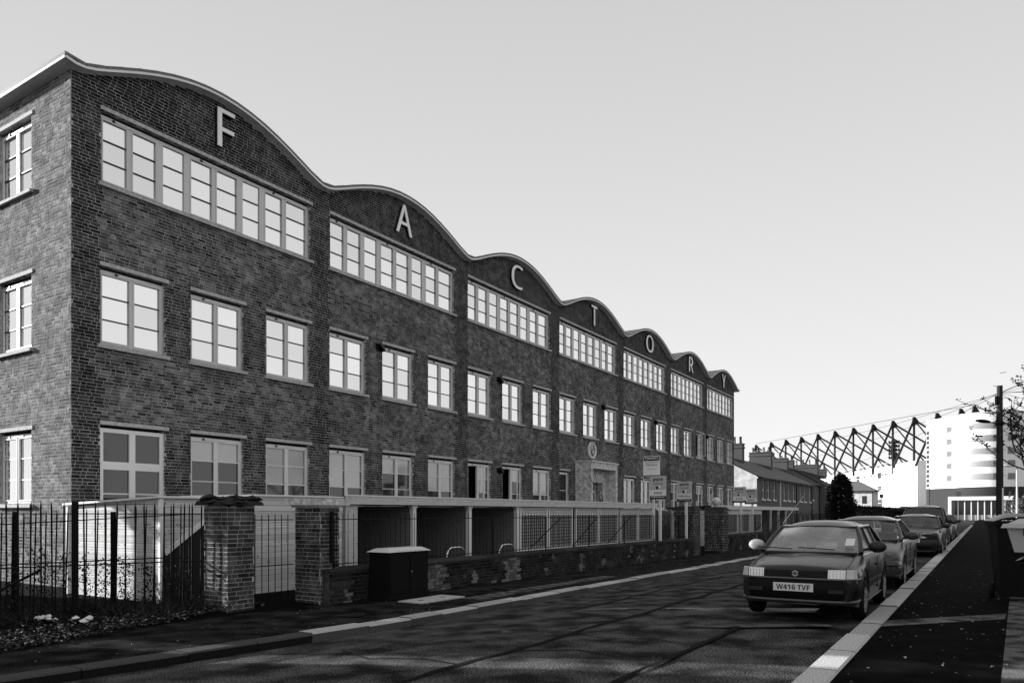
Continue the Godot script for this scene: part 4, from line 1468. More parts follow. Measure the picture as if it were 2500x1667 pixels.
	# wheels
	for z in wz:
		for sgn in [-1.0, 1.0]:
			var w := Node3D.new()
			w.name = numbered("wheel", root)
			root.add_child(w, true)
			w.position = Vector3(sgn * (W - 0.075), R, -z)
			w.rotation.z = -PI / 2 * sgn
			var ty := mb()
			lathe(ty, [Vector2(R * 0.62, -0.085), Vector2(R * 0.93, -0.085), Vector2(R, -0.05), Vector2(R, 0.05), Vector2(R * 0.93, 0.085), Vector2(R * 0.66, 0.08)], 28)
			obj("tyre", ty, M.rubber, w)
			var rm := mb()
			lathe(rm, [Vector2(R * 0.67, 0.08), Vector2(R * 0.6, 0.07), Vector2(R * 0.3, 0.085), Vector2(0.0001, 0.09)], 24)
			for k in 8:
				var an := TAU * k / 8
				bar(rm, Vector3(cos(an), 0, sin(an)) * R * 0.18 + Vector3(0, 0.092, 0), Vector3(cos(an), 0, sin(an)) * R * 0.58 + Vector3(0, 0.08, 0), 0.03, 0.012)
			obj("rim", rm, M.wheel_trim, w)
	# mirrors
	for sgn in [-1.0, 1.0]:
		var mr := mb()
		mr.set_smooth_group(1)
		var c := Vector3(sgn * (W + 0.09), d.cowl_h + 0.07, -d.cowl - 0.28)
		for i in 8:
			for k in 10:
				var q := []
				for p in [[i, k], [i, k + 1], [i + 1, k + 1], [i + 1, k]]:
					var la := lerpf(-PI / 2, PI / 2, p[0] / 8.0)
					var lo2: float = TAU * p[1] / 10.0
					var zz := sin(lo2) * cos(la) * 0.065
					q.append(c + Vector3(cos(lo2) * cos(la) * 0.125, sin(la) * 0.085, maxf(zz, -0.03)))
				quad(mr, q[0], q[1], q[2], q[3])
		obj("mirror", mr, d.mirror[0 if sgn < 0 else 1], root)
		var arm := mb()
		bar(arm, Vector3(sgn * (W - 0.1), d.cowl_h + 0.02, -d.cowl - 0.3), c + Vector3(-sgn * 0.08, -0.03, -0.01), 0.05, 0.04)
		obj("mirror_arm", arm, M.black_paint, root)
		# door shut lines and a rubbing strip, raised a little from the flank
		bx("side_strip", Vector3(sgn * (W + 0.002) - 0.006, 0.48, -d.rear_axle + R + 0.12), Vector3(sgn * (W + 0.002) + 0.006, 0.52, -d.front_axle - R - 0.1), M.black_paint, root)
		bx("sill_strip", Vector3(sgn * (W - 0.01) - 0.006, 0.235, -d.rear_axle + R + 0.09), Vector3(sgn * (W - 0.01) + 0.006, 0.25, -d.front_axle - R - 0.08), M.wheel_trim, root)
		for z in [d.front_axle + R + 0.16, d.front_axle + R + 1.15]:
			bx("door_line", Vector3(sgn * (W - 0.004) - 0.006, 0.34, -z - 0.005), Vector3(sgn * (W - 0.004) + 0.006, d.belt - 0.1, -z + 0.005), M.black_paint, root)
		bx("door_handle", Vector3(sgn * (W + 0.004) - 0.014, 0.7, -d.front_axle - R - 1.1), Vector3(sgn * (W + 0.004) + 0.014, 0.735, -d.front_axle - R - 0.92), M.black_paint, root)

func ring_add(rings: Array, pts: Array, t: float) -> void:
	var r := []
	for p in pts:
		r.append(Vector3(p.x, p.y, -t))
	rings.append(r)

func curved_strip(st: SurfaceTool, w: float, y0: float, y1: float, z: float, sweep: float, depth: float, n := 14, power := 2.4) -> void:   # a bar across the nose that wraps round its corners, bulging forwards
	st.set_smooth_group(1)
	n = 30
	var prof := [Vector2(0, -0.03), Vector2(0.1, 0.0), Vector2(0.5, 0.012), Vector2(0.9, 0.0), Vector2(1, -0.035)]
	var rings := []
	for i in n + 1:
		var a := lerpf(-PI / 2, PI / 2, i / float(n))
		var x := signf(a) * pow(absf(sin(a)), 0.42)
		var zz := z - (sweep + depth) * (1.0 - pow(maxf(cos(a), 0.0), 0.5))
		var out := Vector2(x * absf(x), pow(maxf(cos(a), 0.0), 0.5)).normalized()
		var r := [Vector3(x * w * 0.8, y0, zz - 0.12)]
		for p in prof:
			r.append(Vector3(x * w + out.x * p.y, lerpf(y0, y1, p.x), zz + out.y * p.y))
		r.append(Vector3(x * w * 0.85, y1, zz - 0.1))
		rings.append(r)
	for i in n:
		for k in rings[0].size() - 1:
			quad(st, rings[i][k], rings[i][k + 1], rings[i + 1][k + 1], rings[i + 1][k])
	st.set_smooth_group(-1)

func plate(root: Node3D, s: String, y: float, z: float, x := 0.0) -> void:
	var p := Node3D.new()
	p.name = "number_plate"
	root.add_child(p)
	p.position = Vector3(x, y, z)
	bx("plate", Vector3(-0.262, -0.056, 0), Vector3(0.262, 0.056, 0.008), M.plate_white, p)
	txt("lettering", s, Vector3(0, 0, 0.009), 0.44, 0.072, 0.003, M.black_paint, p, "Droid Sans", true)

func headlight(root: Node3D, x0: float, x1: float, y0: float, y1: float, z: float, sweep_edge: float) -> void:
	var h := Node3D.new()
	h.name = numbered("headlight", root)
	root.add_child(h, true)
	var a := mb()
	hull(a, [Vector3(x0, y0, z - 0.12), Vector3(x0, y0, z), Vector3(x1, y0, z - sweep_edge), Vector3(x1, y0, z - 0.14)], [Vector3(x0, y1, z - 0.12), Vector3(x0, y1, z - 0.03), Vector3(x1, y1, z - 0.03 - sweep_edge), Vector3(x1, y1, z - 0.14)])
	obj("reflector", a, M.lamp_chrome, h)
	for k in 5:
		var t := (k + 0.5) / 5.0
		var b := mb()
		var p := Vector3(lerpf(x0, x1, t), y0 + 0.012, z + 0.002 - sweep_edge * t)
		bar(b, p, p + Vector3(0, y1 - y0 - 0.024, -0.028), 0.008, 0.006, Vector3(0, 0, 1))
		obj("lens_rib", b, M.lamp_pale, h)

func build_cars() -> void:
	# the near hatchback
	var c := thing("parked_car", "small dark hatchback with dusty windscreen nearest on right kerb", "car", P(10.74, -2.2, 0.0))
	var d := {"len": 3.75, "wid": 1.56, "wheel": 0.28, "front_axle": 0.78, "rear_axle": 3.1, "nose_in": 0.09, "cowl": 1.08, "cowl_h": 0.93, "nose_h": 0.73, "deck": 3.2, "tail_h": 0.85, "belt": 0.93, "roof0": 1.72, "roof1": 3.2, "roof_h": 1.37, "tail_glass": 3.62, "tumble": 0.23, "posts": [2.25, 3.0], "paint": M.paint_dark, "glass": M.car_glass_dusty, "seat": M.seat_pale, "mirror": [M.paint_sunlit_cap, M.black_paint]}  # left mirror coloured pale to look sunlit
	car_body(c, d)
	var bp := mb()
	curved_strip(bp, 0.775, 0.31, 0.6, 0.06, 0.3, 0.3)
	obj("bumper", bp, M.bumper, c)
	var bl := mb()
	curved_strip(bl, 0.765, 0.285, 0.32, 0.07, 0.3, 0.2)
	obj("bumper_lip", bl, M.bumper_pale, c)
	var bt := mb()
	curved_strip(bt, 0.78, 0.585, 0.615, 0.05, 0.3, 0.2)
	obj("bumper_edge", bt, M.bumper_pale, c)
	bx("grille", Vector3(-0.36, 0.635, -0.04), Vector3(0.36, 0.7, 0.012), M.black_paint, c)
	for k in 3:
		bx("grille_slat", Vector3(-0.35, 0.642 + k * 0.02, 0.0125), Vector3(0.35, 0.65 + k * 0.02, 0.018), M.bumper, c)
	bx("nose_panel", Vector3(-0.42, 0.615, -0.06), Vector3(0.42, 0.712, 0.004), M.paint_dark, c)
	for sgn in [-1.0, 1.0]:
		headlight(c, 0.42 * sgn, 0.635 * sgn, 0.615, 0.73, 0.035, 0.03)
		var ind := mb()
		hull(ind, [Vector3(0.645 * sgn, 0.615, -0.1), Vector3(0.645 * sgn, 0.615, 0.004), Vector3(0.735 * sgn, 0.615, -0.06), Vector3(0.765 * sgn, 0.615, -0.17)], [Vector3(0.645 * sgn, 0.73, -0.12), Vector3(0.645 * sgn, 0.73, -0.025), Vector3(0.725 * sgn, 0.73, -0.09), Vector3(0.75 * sgn, 0.73, -0.19)])
		obj("indicator", ind, M.lamp_pale, c)
		bx("fog_recess", Vector3((0.43 if sgn > 0 else -0.62), 0.42, 0.05), Vector3((0.62 if sgn > 0 else -0.43), 0.47, 0.064), M.black_paint, c)
	# badge: a stylised angular S
	var em := mb()
	var z := Vector3(0, 0.67, 0.03)
	for q in [[Vector2(0.04, 0.012), Vector2(0.0, 0.036)], [Vector2(0.0, 0.036), Vector2(-0.04, 0.012)], [Vector2(-0.04, 0.012), Vector2(0.028, -0.006)], [Vector2(0.04, -0.012), Vector2(0.0, -0.036)], [Vector2(0.0, -0.036), Vector2(-0.04, -0.012)], [Vector2(0.04, -0.012), Vector2(-0.028, 0.006)]]:
		bar(em, z + Vector3(q[0].x, q[0].y, 0), z + Vector3(q[1].x, q[1].y, 0), 0.012, 0.012, Vector3(0, 0, 1))
	obj("badge", em, M.steel, c)
	plate(c, "W416 TVF", 0.485, 0.068, -0.02)
	for sgn in [-1.0, 1.0]:   # bonnet shut lines, following the wing tops
		var cr := mb()
		var prev = null
		for k in 13:
			var x := 0.1 + 0.95 * k / 12.0
			var top := lerpf(0.73, 0.93, pow(x / 1.08, 0.75)) - 0.07 * pow(clampf(1.0 - x / 0.12, 0, 1), 2)
			var belt := minf(top - 0.025, lerpf(0.7, 0.91, x / 1.08))
			var w := 0.78 - 0.09 * pow(clampf(1.0 - x / 0.42, 0, 1), 2.4)
			var lx := 0.82 * w
			var p := Vector3(sgn * lx, lerpf(belt, top - 0.006, ((w - 0.085) - lx) / ((w - 0.085) - 0.62 * w)) + 0.003, -x)
			if prev != null:
				bar(cr, prev, p, 0.012, 0.006)
			prev = p
		obj("bonnet_line", cr, M.black_paint, c)
	var disc := mb()
	var g0 := Vector3(0.47, 1.0, -1.15)
	quad(disc, g0, g0 + Vector3(0, 0.1, -0.13), g0 + Vector3(0.12, 0.1, -0.155), g0 + Vector3(0.12, 0, -0.03))
	var pd := obj("paper_disc", disc, M.plate_white, c)
	pd.position = Vector3(0, 0.02, 0.06)
	var ae := mb()
	tube(ae, [Vector3(-0.55, 1.33, -1.75), Vector3(-0.28, 1.78, -2.0)], 0.006, 0.004, 5)
	obj("aerial", ae, M.steel_pale, c)
	# the saloon behind it
	var c2 := thing("parked_car", "grey saloon half hidden behind the near hatchback", "car", P(16.05, -2.2, 0.0))
	car_body(c2, {"len": 4.3, "wid": 1.68, "wheel": 0.3, "front_axle": 0.85, "rear_axle": 3.45, "nose_in": 0.2, "cowl": 1.2, "cowl_h": 0.95, "nose_h": 0.7, "deck": 3.7, "tail_h": 0.95, "belt": 0.95, "roof0": 1.95, "roof1": 3.2, "roof_h": 1.42, "tail_glass": 3.75, "tumble": 0.26, "posts": [2.45, 3.15], "paint": M.paint_grey, "glass": M.car_glass, "seat": M.black_paint, "mirror": [M.paint_grey, M.paint_grey]})
	var b2 := mb()
	curved_strip(b2, 0.835, 0.25, 0.58, 0.06, 0.34, 0.3)
	obj("bumper", b2, M.paint_grey, c2)
	var b3 := mb()
	curved_strip(b3, 0.84, 0.46, 0.5, 0.075, 0.34, 0.2)
	obj("bumper_strip", b3, M.black_paint, c2)
	bx("grille", Vector3(-0.3, 0.59, -0.05), Vector3(0.3, 0.68, 0.02), M.black_paint, c2)
	for sgn in [-1.0, 1.0]:
		headlight(c2, 0.34 * sgn, 0.68 * sgn, 0.59, 0.7, 0.03, 0.12)
	plate(c2, "P345 KVG", 0.4, 0.077)
	# the boxy estate with the barred grille
	var c3 := thing("parked_car", "boxy dark estate car with framed diagonal grille bar", "car", P(28.9, -2.12, 0.0))
	car_body(c3, {"len": 4.75, "wid": 1.76, "wheel": 0.31, "front_axle": 0.9, "rear_axle": 3.65, "nose_in": 0.06, "cowl": 1.35, "cowl_h": 0.97, "nose_h": 0.83, "deck": 4.5, "tail_h": 0.9, "belt": 0.97, "roof0": 2.05, "roof1": 4.3, "roof_h": 1.45, "tail_glass": 4.65, "tumble": 0.22, "posts": [2.7, 3.6], "paint": M.paint_black, "glass": M.car_glass, "seat": M.black_paint, "mirror": [M.black_paint, M.black_paint]})
	var b4 := mb()
	curved_strip(b4, 0.88, 0.3, 0.6, 0.1, 0.2, 0.3, 14, 4.0)
	obj("bumper", b4, M.black_paint, c3)
	bx("grille", Vector3(-0.28, 0.64, -0.03), Vector3(0.28, 0.815, 0.01), M.grille_grey, c3)
	for e in [[-0.29, 0.63, 0.29, 0.645], [-0.29, 0.81, 0.29, 0.825], [-0.295, 0.646, -0.278, 0.809], [0.278, 0.646, 0.295, 0.809]]:
		bx("grille_frame", Vector3(e[0], e[1], -0.01), Vector3(e[2], e[3], 0.025), M.steel, c3)
	var dg := mb()
	bar(dg, Vector3(-0.17, 0.65, 0.015), Vector3(0.12, 0.805, 0.015), 0.022, 0.012, Vector3(0, 0, 1))
	obj("grille_bar", dg, M.steel, c3)
	for sgn in [-1.0, 1.0]:
		headlight(c3, 0.31 * sgn, 0.6 * sgn, 0.65, 0.805, 0.01, 0.02)
		headlight(c3, 0.605 * sgn, 0.78 * sgn, 0.65, 0.805, -0.01, 0.05)
	plate(c3, "P345 PEA", 0.55, 0.104)
	# tall dark people carrier, then two farther cars, and one across the road
	var c4 := thing("parked_car", "tall dark people carrier behind the boxy estate", "car", P(35.2, -2.25, 0.0))
	car_body(c4, {"len": 4.6, "wid": 1.8, "wheel": 0.32, "front_axle": 0.9, "rear_axle": 3.6, "nose_in": 0.18, "cowl": 1.1, "cowl_h": 1.08, "nose_h": 0.86, "deck": 4.3, "tail_h": 1.0, "belt": 1.08, "roof0": 2.05, "roof1": 4.2, "roof_h": 1.82, "tail_glass": 4.55, "tumble": 0.24, "posts": [2.7, 3.6], "paint": M.paint_black, "glass": M.car_glass_black, "seat": M.black_paint, "mirror": [M.black_paint, M.black_paint]})
	dress(c4, 0.88, 0.62, 0.78)
	var c5 := thing("parked_car", "dark hatchback parked beyond the people carrier", "car", P(42.6, -2.2, 0.0))
	car_body(c5, {"len": 4.0, "wid": 1.68, "wheel": 0.29, "front_axle": 0.8, "rear_axle": 3.3, "nose_in": 0.15, "cowl": 1.1, "cowl_h": 0.95, "nose_h": 0.74, "deck": 3.5, "tail_h": 0.9, "belt": 0.95, "roof0": 1.85, "roof1": 3.4, "roof_h": 1.45, "tail_glass": 3.85, "tumble": 0.24, "posts": [2.4, 3.1], "paint": M.paint_black, "glass": M.car_glass_black, "seat": M.black_paint, "mirror": [M.black_paint, M.black_paint]})
	dress(c5, 0.83, 0.6, 0.7)
	var c6 := thing("parked_car", "farthest dark car parked along the right kerb", "car", P(49.5, -2.2, 0.0))
	for k in c5.get_children():
		c6.add_child(k.duplicate(), true)
	var c7 := thing("parked_car", "pale car parked on the far left side of the road", "car", P(47.0, -6.2, road_y(47, -6.2)), 0.0)
	car_body(c7, {"len": 4.2, "wid": 1.68, "wheel": 0.29, "front_axle": 0.8, "rear_axle": 3.4, "nose_in": 0.15, "cowl": 1.1, "cowl_h": 0.98, "nose_h": 0.76, "deck": 3.9, "tail_h": 0.92, "belt": 0.98, "roof0": 1.85, "roof1": 3.8, "roof_h": 1.62, "tail_glass": 4.1, "tumble": 0.24, "posts": [2.4, 3.3], "paint": M.paint_white, "glass": M.car_glass_black, "seat": M.black_paint, "mirror": [M.black_paint, M.black_paint]})
	dress(c7, 0.83, 0.6, 0.7)

func dress(c: Node3D, w: float, y0: float, y1: float) -> void:
	var b := mb()
	curved_strip(b, w, 0.25, y0 - 0.02, 0.06, 0.3, 0.3)
	obj("bumper", b, M.black_paint, c)
	bx("grille", Vector3(-0.3, y0, -0.05), Vector3(0.3, y1 - 0.03, 0.02), M.black_paint, c)
	for sgn in [-1.0, 1.0]:
		headlight(c, 0.34 * sgn, 0.66 * sgn, y0, y1, 0.02, 0.12)
	bx("number_plate", Vector3(-0.26, 0.38, 0.062), Vector3(0.26, 0.49, 0.07), M.plate_white, c)

# ---------------------------------------------------------------- houses, stand, hotel
func tiled_roof(called: String, root: Node3D, u0: float, u1: float, y0: float, z0: float, y1: float, z1: float, m: Material, rows := 14) -> void:   # overlapping courses of slates from the eaves up
	var st := mb()
	for k in rows:
		var a := float(k) / rows
		var b := float(k + 1) / rows
		var s := 0.03
		var p := Vector3(0, lerpf(y0, y1, a) + s, lerpf(z0, z1, a))
		var q := Vector3(0, lerpf(y0, y1, b) + 0.004, lerpf(z0, z1, b))
		quad(st, Vector3(u0, p.y, p.z), Vector3(u0, q.y, q.z), Vector3(u1, q.y, q.z), Vector3(u1, p.y, p.z))
		quad(st, Vector3(u0, p.y - s - 0.02, p.z), Vector3(u0, p.y, p.z), Vector3(u1, p.y, p.z), Vector3(u1, p.y - s - 0.02, p.z))
	quad(st, Vector3(u0, y0 - 0.06, z0), Vector3(u1, y0 - 0.06, z0), Vector3(u1, y1 - 0.06, z1), Vector3(u0, y1 - 0.06, z1))
	obj(called, st, m, root)

func make_house(label: String, v: float, turn: float, u0: float, w: float, eaves: float, ridge: float, depth: float, wins: Array, chim: Array, white_gable: bool, roof_m: Material, gy: float, two_storey_low := true) -> Node3D:
	var h := thing("terraced_house", label, "house", Vector3(v, 0, 0), turn, "")
	var holes := []
	for x in wins:
		holes.append(Rect2(u0 + x, eaves - 1.85, 0.82, 1.55))
		holes.append(Rect2(u0 + x, eaves - 4.5, 0.82, 1.45))
	var st := mb()
	holed_wall(st, u0, u0 + w, gy - 0.3, eaves, holes, 0.25)
	quad(st, Vector3(u0, gy - 0.3, -depth), Vector3(u0, eaves, -depth), Vector3(u0 + w, eaves, -depth), Vector3(u0 + w, gy - 0.3, -depth))
	obj("wall", st, M.house_brick, h)
	var gb := mb()
	for x in [u0 + 0.01, u0 + w - 0.01]:
		prism(gb, [Vector2(0, gy - 0.3), Vector2(-depth, gy - 0.3), Vector2(-depth, eaves), Vector2(-depth * 0.5, ridge - 0.1), Vector2(0, eaves)].map(func(p): return p), -0.01, 0.01, Transform3D(Basis(Vector3(0, 0, 1), Vector3(0, 1, 0), Vector3(-1, 0, 0)), Vector3(x, 0, -0.02)))
	obj("gable", gb, M.render_white if white_gable else M.house_brick, h)
	tiled_roof("roof", h, u0 - (0.12 if white_gable else 0.0), u0 + w, eaves - 0.1, 0.3, ridge, -depth * 0.5, roof_m)
	tiled_roof("roof", h, u0 - (0.12 if white_gable else 0.0), u0 + w, eaves - 0.1, -depth - 0.3, ridge, -depth * 0.5, roof_m)
	bx("gutter", Vector3(u0, eaves - 0.14, 0.28), Vector3(u0 + w, eaves - 0.05, 0.38), M.black_paint, h)
	bx("eaves_board", Vector3(u0, eaves - 0.2, 0.0), Vector3(u0 + w, eaves - 0.06, 0.06), M.white_trim, h)
	bx("downpipe", Vector3(u0 + w - 0.14, gy, 0.01), Vector3(u0 + w - 0.05, eaves - 0.1, 0.1), M.black_paint if not white_gable else M.white_trim, h)
	for k in holes.size():
		var hr: Rect2 = holes[k]
		var o := Node3D.new()
		o.name = numbered("window", h)
		h.add_child(o, true)
		o.position = Vector3(hr.position.x, hr.position.y, 0)
		var f := mb()
		var ww: float = hr.size.x
		var hh: float = hr.size.y
		for x in [[0.0, 0.06], [ww - 0.06, ww]]:
			box(f, Vector3(x[0], 0, -0.16), Vector3(x[1], hh, -0.08))
		for y in [[0.0, 0.07], [hh * 0.5 - 0.03, hh * 0.5 + 0.03], [hh - 0.06, hh]]:
			box(f, Vector3(0.06, y[0], -0.159), Vector3(ww - 0.06, y[1], -0.081))
		obj("frame", f, M.white_trim, o)
		bx("pane", Vector3(0.05, 0.05, -0.13), Vector3(ww - 0.05, hh * 0.5, -0.12), M.pane_dark, o)
		bx("pane", Vector3(0.05, hh * 0.5, -0.13), Vector3(ww - 0.05, hh - 0.05, -0.12), M.pane_dark, o)
		bx("sill", Vector3(-0.08, -0.11, -0.1), Vector3(ww + 0.08, -0.001, 0.09), M.white_trim, o)
		bx("arch", Vector3(-0.06, hh + 0.002, -0.05), Vector3(ww + 0.06, hh + 0.2, 0.012), M.brick_plain, o)
	for c in chim:   # [along, z0, z1, height, pots]
		var s := mb()
		var yb := lerpf(eaves, ridge, 0.55)
		box(s, Vector3(u0 + c[0] - 0.36, yb, c[2]), Vector3(u0 + c[0] + 0.36, c[3], c[1]))
		box(s, Vector3(u0 + c[0] - 0.42, c[3] - 0.32, c[2] - 0.06), Vector3(u0 + c[0] + 0.42, c[3] - 0.2, c[1] + 0.06))
		box(s, Vector3(u0 + c[0] - 0.41, c[3] + 0.001, c[2] - 0.05), Vector3(u0 + c[0] + 0.41, c[3] + 0.1, c[1] + 0.05))
		var ch := obj("chimney", s, M.house_brick_dark, h)
		for k in int(c[4]):
			var z := lerpf(c[1] - 0.25, c[2] + 0.25, k / maxf(1.0, c[4] - 1.0))
			var p := mb()
			var tall: float = 0.62 if int(k * 3 + c[0]) % 3 else 0.48
			lathe(p, [Vector2(0.15, 0), Vector2(0.12, tall * 0.3), Vector2(0.11, tall - 0.06), Vector2(0.14, tall - 0.05), Vector2(0.14, tall), Vector2(0.09, tall)], 10, Transform3D(Basis(), Vector3(u0 + c[0], c[3] + 0.1, z)))
			obj("chimney_pot", p, M.chimney_pot if k % 2 else M.chimney_pot_b, ch)
	if two_storey_low:
		rebase(h, u0 + w * 0.5, gy)
	return h

func build_houses() -> void:
	var V := -15.6
	var gy := -0.3
	var e := E + 3.0
	var r := E + 5.0
	make_house("end terraced house with whitewashed gable next to the factory", V, PI / 2, 61.6, 8.0, e, r, 7.5, [1.6, 3.35, 5.5], [[5.5, -2.6, -4.7, r + 1.1, 4]], true, M.slate, gy)
	make_house("second terraced house from the whitewashed gable", V, PI / 2, 69.6, 7.0, e, r, 7.5, [1.4, 3.3, 5.4], [[6.3, -2.2, -4.3, r + 0.95, 4]], false, M.slate, gy)
	make_house("third terraced house with white downpipe beside its neighbour", V, PI / 2, 76.6, 7.6, e, r, 7.5, [1.8, 3.8, 6.3], [[7.4, -2.4, -4.8, r + 0.85, 4]], false, M.slate, gy)
	make_house("terraced house with darker roof past the dark gap", V - 0.7, PI / 2, 84.9, 7.4, e + 0.3, r + 0.5, 7.5, [3.2], [[6.4, -2.6, -4.4, r + 1.1, 2]], false, M.slate_dark, gy)
	make_house("last terraced house beside the tall dark conifer", V, PI / 2, 92.4, 8.0, e + 0.1, r + 0.3, 7.5, [1.4, 5.6], [[5.5, -1.8, -4.6, r + 0.9, 4], [7.6, -1.2, -3.0, r + 0.4, 3]], false, M.slate_dark, gy)
	# plain grey block behind the chimneys
	var gb := thing("grey_block", "flat grey windowless block behind the terrace chimneys", "building", P(150, -31, 0), 0.3)
	bx("wall", Vector3(-3.4, -0.5, -4), Vector3(3.4, 9.2, 4), M.grey_block, gb)
	bx("parapet", Vector3(-3.5, 9.201, -4.1), Vector3(3.5, 9.35, 4.1), M.grey_block, gb)
	# the row across the road, which faces the factory (behind the photographer's right shoulder)
	for k in 5:
		make_house(["first", "second", "third", "fourth", "fifth"][k] + " plain brick house of the row facing the factory, off to the right", 8.0, -PI / 2, 20.0 - k * 9.0 - 6.5, 8.9, 4.9, 7.0, 7.5, [1.0, 3.6, 6.4], [[4.4, -2.8, -4.4, 8.4, 4]], false, M.slate, -0.1, true)
	# small pale house past the conifer
	var sh := thing("small_house", "small pale house with low hipped roof past the conifer", "house", P(118, -15.6, -0.2))
	bx("wall", Vector3(-4, 0, -3), Vector3(2.4, 4.8, 3), M.render_white, sh)
	var hp := mb()
	hull(hp, [Vector3(-4.4, 4.801, -3.4), Vector3(-4.4, 4.801, 3.4), Vector3(2.8, 4.801, 3.4), Vector3(2.8, 4.801, -3.4)], [Vector3(-1.6, 6.3, -0.3), Vector3(-1.6, 6.3, 0.3), Vector3(0.2, 6.3, 0.3), Vector3(0.2, 6.3, -0.3)])
	obj("roof", hp, M.slate, sh)
	bx("window", Vector3(1.0, 3.0, 3.001), Vector3(1.6, 4.1, 3.02), M.pane_dark, sh)
	bx("downpipe", Vector3(2.3, 0, 3.0), Vector3(2.4, 4.7, 3.1), M.black_paint, sh)

func build_stand() -> void:
	var s := thing("football_stand", "white football stand with row of steel roof trusses", "stadium", P(227.3, -15.3, 0))
	var dirv := (P(305.1, -53.9, 0) - P(227.3, -15.3, 0)).normalized()
	var back := Vector3(-dirv.z, 0, dirv.x)
	if back.dot(Vector3(1, 0, 0)) < 0:
		back = -back
	var bas := Basis(dirv, Vector3.UP, back)   # local x runs away along the wall, z into the ground
	for w in [[0.0, 15.6, 15.6, 0.0], [15.61, 150.0, 15.3, 0.3]]:
		var st := mb()
		box(st, Vector3(w[0], -1, w[3]), Vector3(w[1], w[2], 16.0))
		var o := obj("wall", st, M.stand_white, s)
		o.basis = bas
	var pr := mb()
	box(pr, Vector3(15.62, 12.9, 0.2), Vector3(150, 13.15, 0.3))
	obj("shadow_gap", pr, M.black_paint, s).basis = bas
	for q in [[45.4, 11.2 + E, 2.0], [27.2, 11.4 + E, 1.8], [45.4, 7.3 + E, 1.3], [27.0, 7.5 + E, 1.3], [27.0, 3.0 + E, 2.2]]:
		for k in 2:
			for j in 2:
				var wn := mb()
				box(wn, Vector3(q[0] - 1.5 + k * 1.55, q[1] - q[2] * 0.5 + j * q[2] * 0.52, 0.24), Vector3(q[0] - 0.1 + k * 1.55, q[1] - q[2] * 0.5 + (j + 0.9) * q[2] * 0.52, 0.29))
				obj("window", wn, M.pane_dark, s).basis = bas
	for k in 24:   # plant and handrail along the roof edge
		var rl := mb()
		var x := 18.0 + k * 5.0
		box(rl, Vector3(x, 15.31, 1.0), Vector3(x + 0.12, 16.6, 1.12))
		box(rl, Vector3(x, 16.5, 1.0), Vector3(x + 5.0, 16.6, 1.1))
		if k % 3 == 0:
			box(rl, Vector3(x + 1.5, 15.31, 2.0), Vector3(x + 3.5, 16.3, 3.2))
		obj("roof_rail", rl, M.steel_pale, s).basis = bas
	var line := [[299.5, -76.3], [291.3, -68.6], [284.0, -61.6], [276.7, -54.8], [269.6, -48.0], [262.7, -41.5], [255.9, -35.0], [249.1, -28.6], [242.7, -22.6], [236.4, -16.7], [230.2, -10.8], [224.3, -5.2], [221.1, -2.2]]
	var ld := (P(line[12][0], line[12][1], 0) - P(line[0][0], line[0][1], 0)).normalized()
	var q := Vector3(-ld.z, 0, ld.x)
	if q.x < 0:
		q = -q
	for p in line:
		var t := Node3D.new()
		t.name = numbered("roof_truss", s)
		s.add_child(t, true)
		t.position = P(p[0], p[1], E + 26.1) - s.position
		for m in [["leg", q * -6.6 + Vector3(0, -13.6, 0), 0.75], ["mast", Vector3(0, -14.5, 0), 0.75], ["boom", q * 26.0 + Vector3(0, -13.0, 0), 0.72], ["strut", q * 12.0 + Vector3(0, -12.5, 0), 0.5], ["tie", q * 17.0 + Vector3(0, -14.2, 0) , 0.4]]:
			var st := mb()
			var a := Vector3.ZERO
			if m[0] == "tie":
				a = q * -3.0 + Vector3(0, -6.2, 0)
				continue
			tube(st, [a, m[1]], m[2] * 0.4, m[2] * 0.4, 6)
			obj(m[0], st, M.truss, t)
		var gs := mb()
		var xf := Transform3D(Basis(q, Vector3.UP, q.cross(Vector3.UP)), Vector3.ZERO)
		prism(gs, [Vector2(-0.3, 0.8), Vector2(0.3, 0.8), Vector2(1.3, -0.3), Vector2(1.1, -1.3), Vector2(-0.7, -1.4)], -0.2, 0.2, xf)
		obj("gusset", gs, M.truss, t)
	var cb := mb()
	var pts := []
	for p in line:
		pts.append(P(p[0], p[1], E + 27.3) - s.position)
	tube(cb, pts, 0.07, 0.07, 5)
	obj("ridge_cable", cb, M.truss, s)
	var fl := thing("floodlight_mast", "floodlight gantry behind the truss roof beside the hotel", "floodlight", P(262, -24, 10))
	for k in 5:
		bx("lamp_row", Vector3(-1.6, 8.5 + k * 1.2, -0.3), Vector3(1.6, 9.0 + k * 1.2, 0.3), M.truss, fl)
		for j in 5:
			bx("floodlight", Vector3(-1.6 + j * 0.68, 9.02 + k * 1.2, 0.1), Vector3(-1.15 + j * 0.68, 9.4 + k * 1.2, 0.6), M.truss, fl)
	bx("mast", Vector3(-0.4, -5, -0.3), Vector3(0.4, 14, 0.3), M.truss, fl)

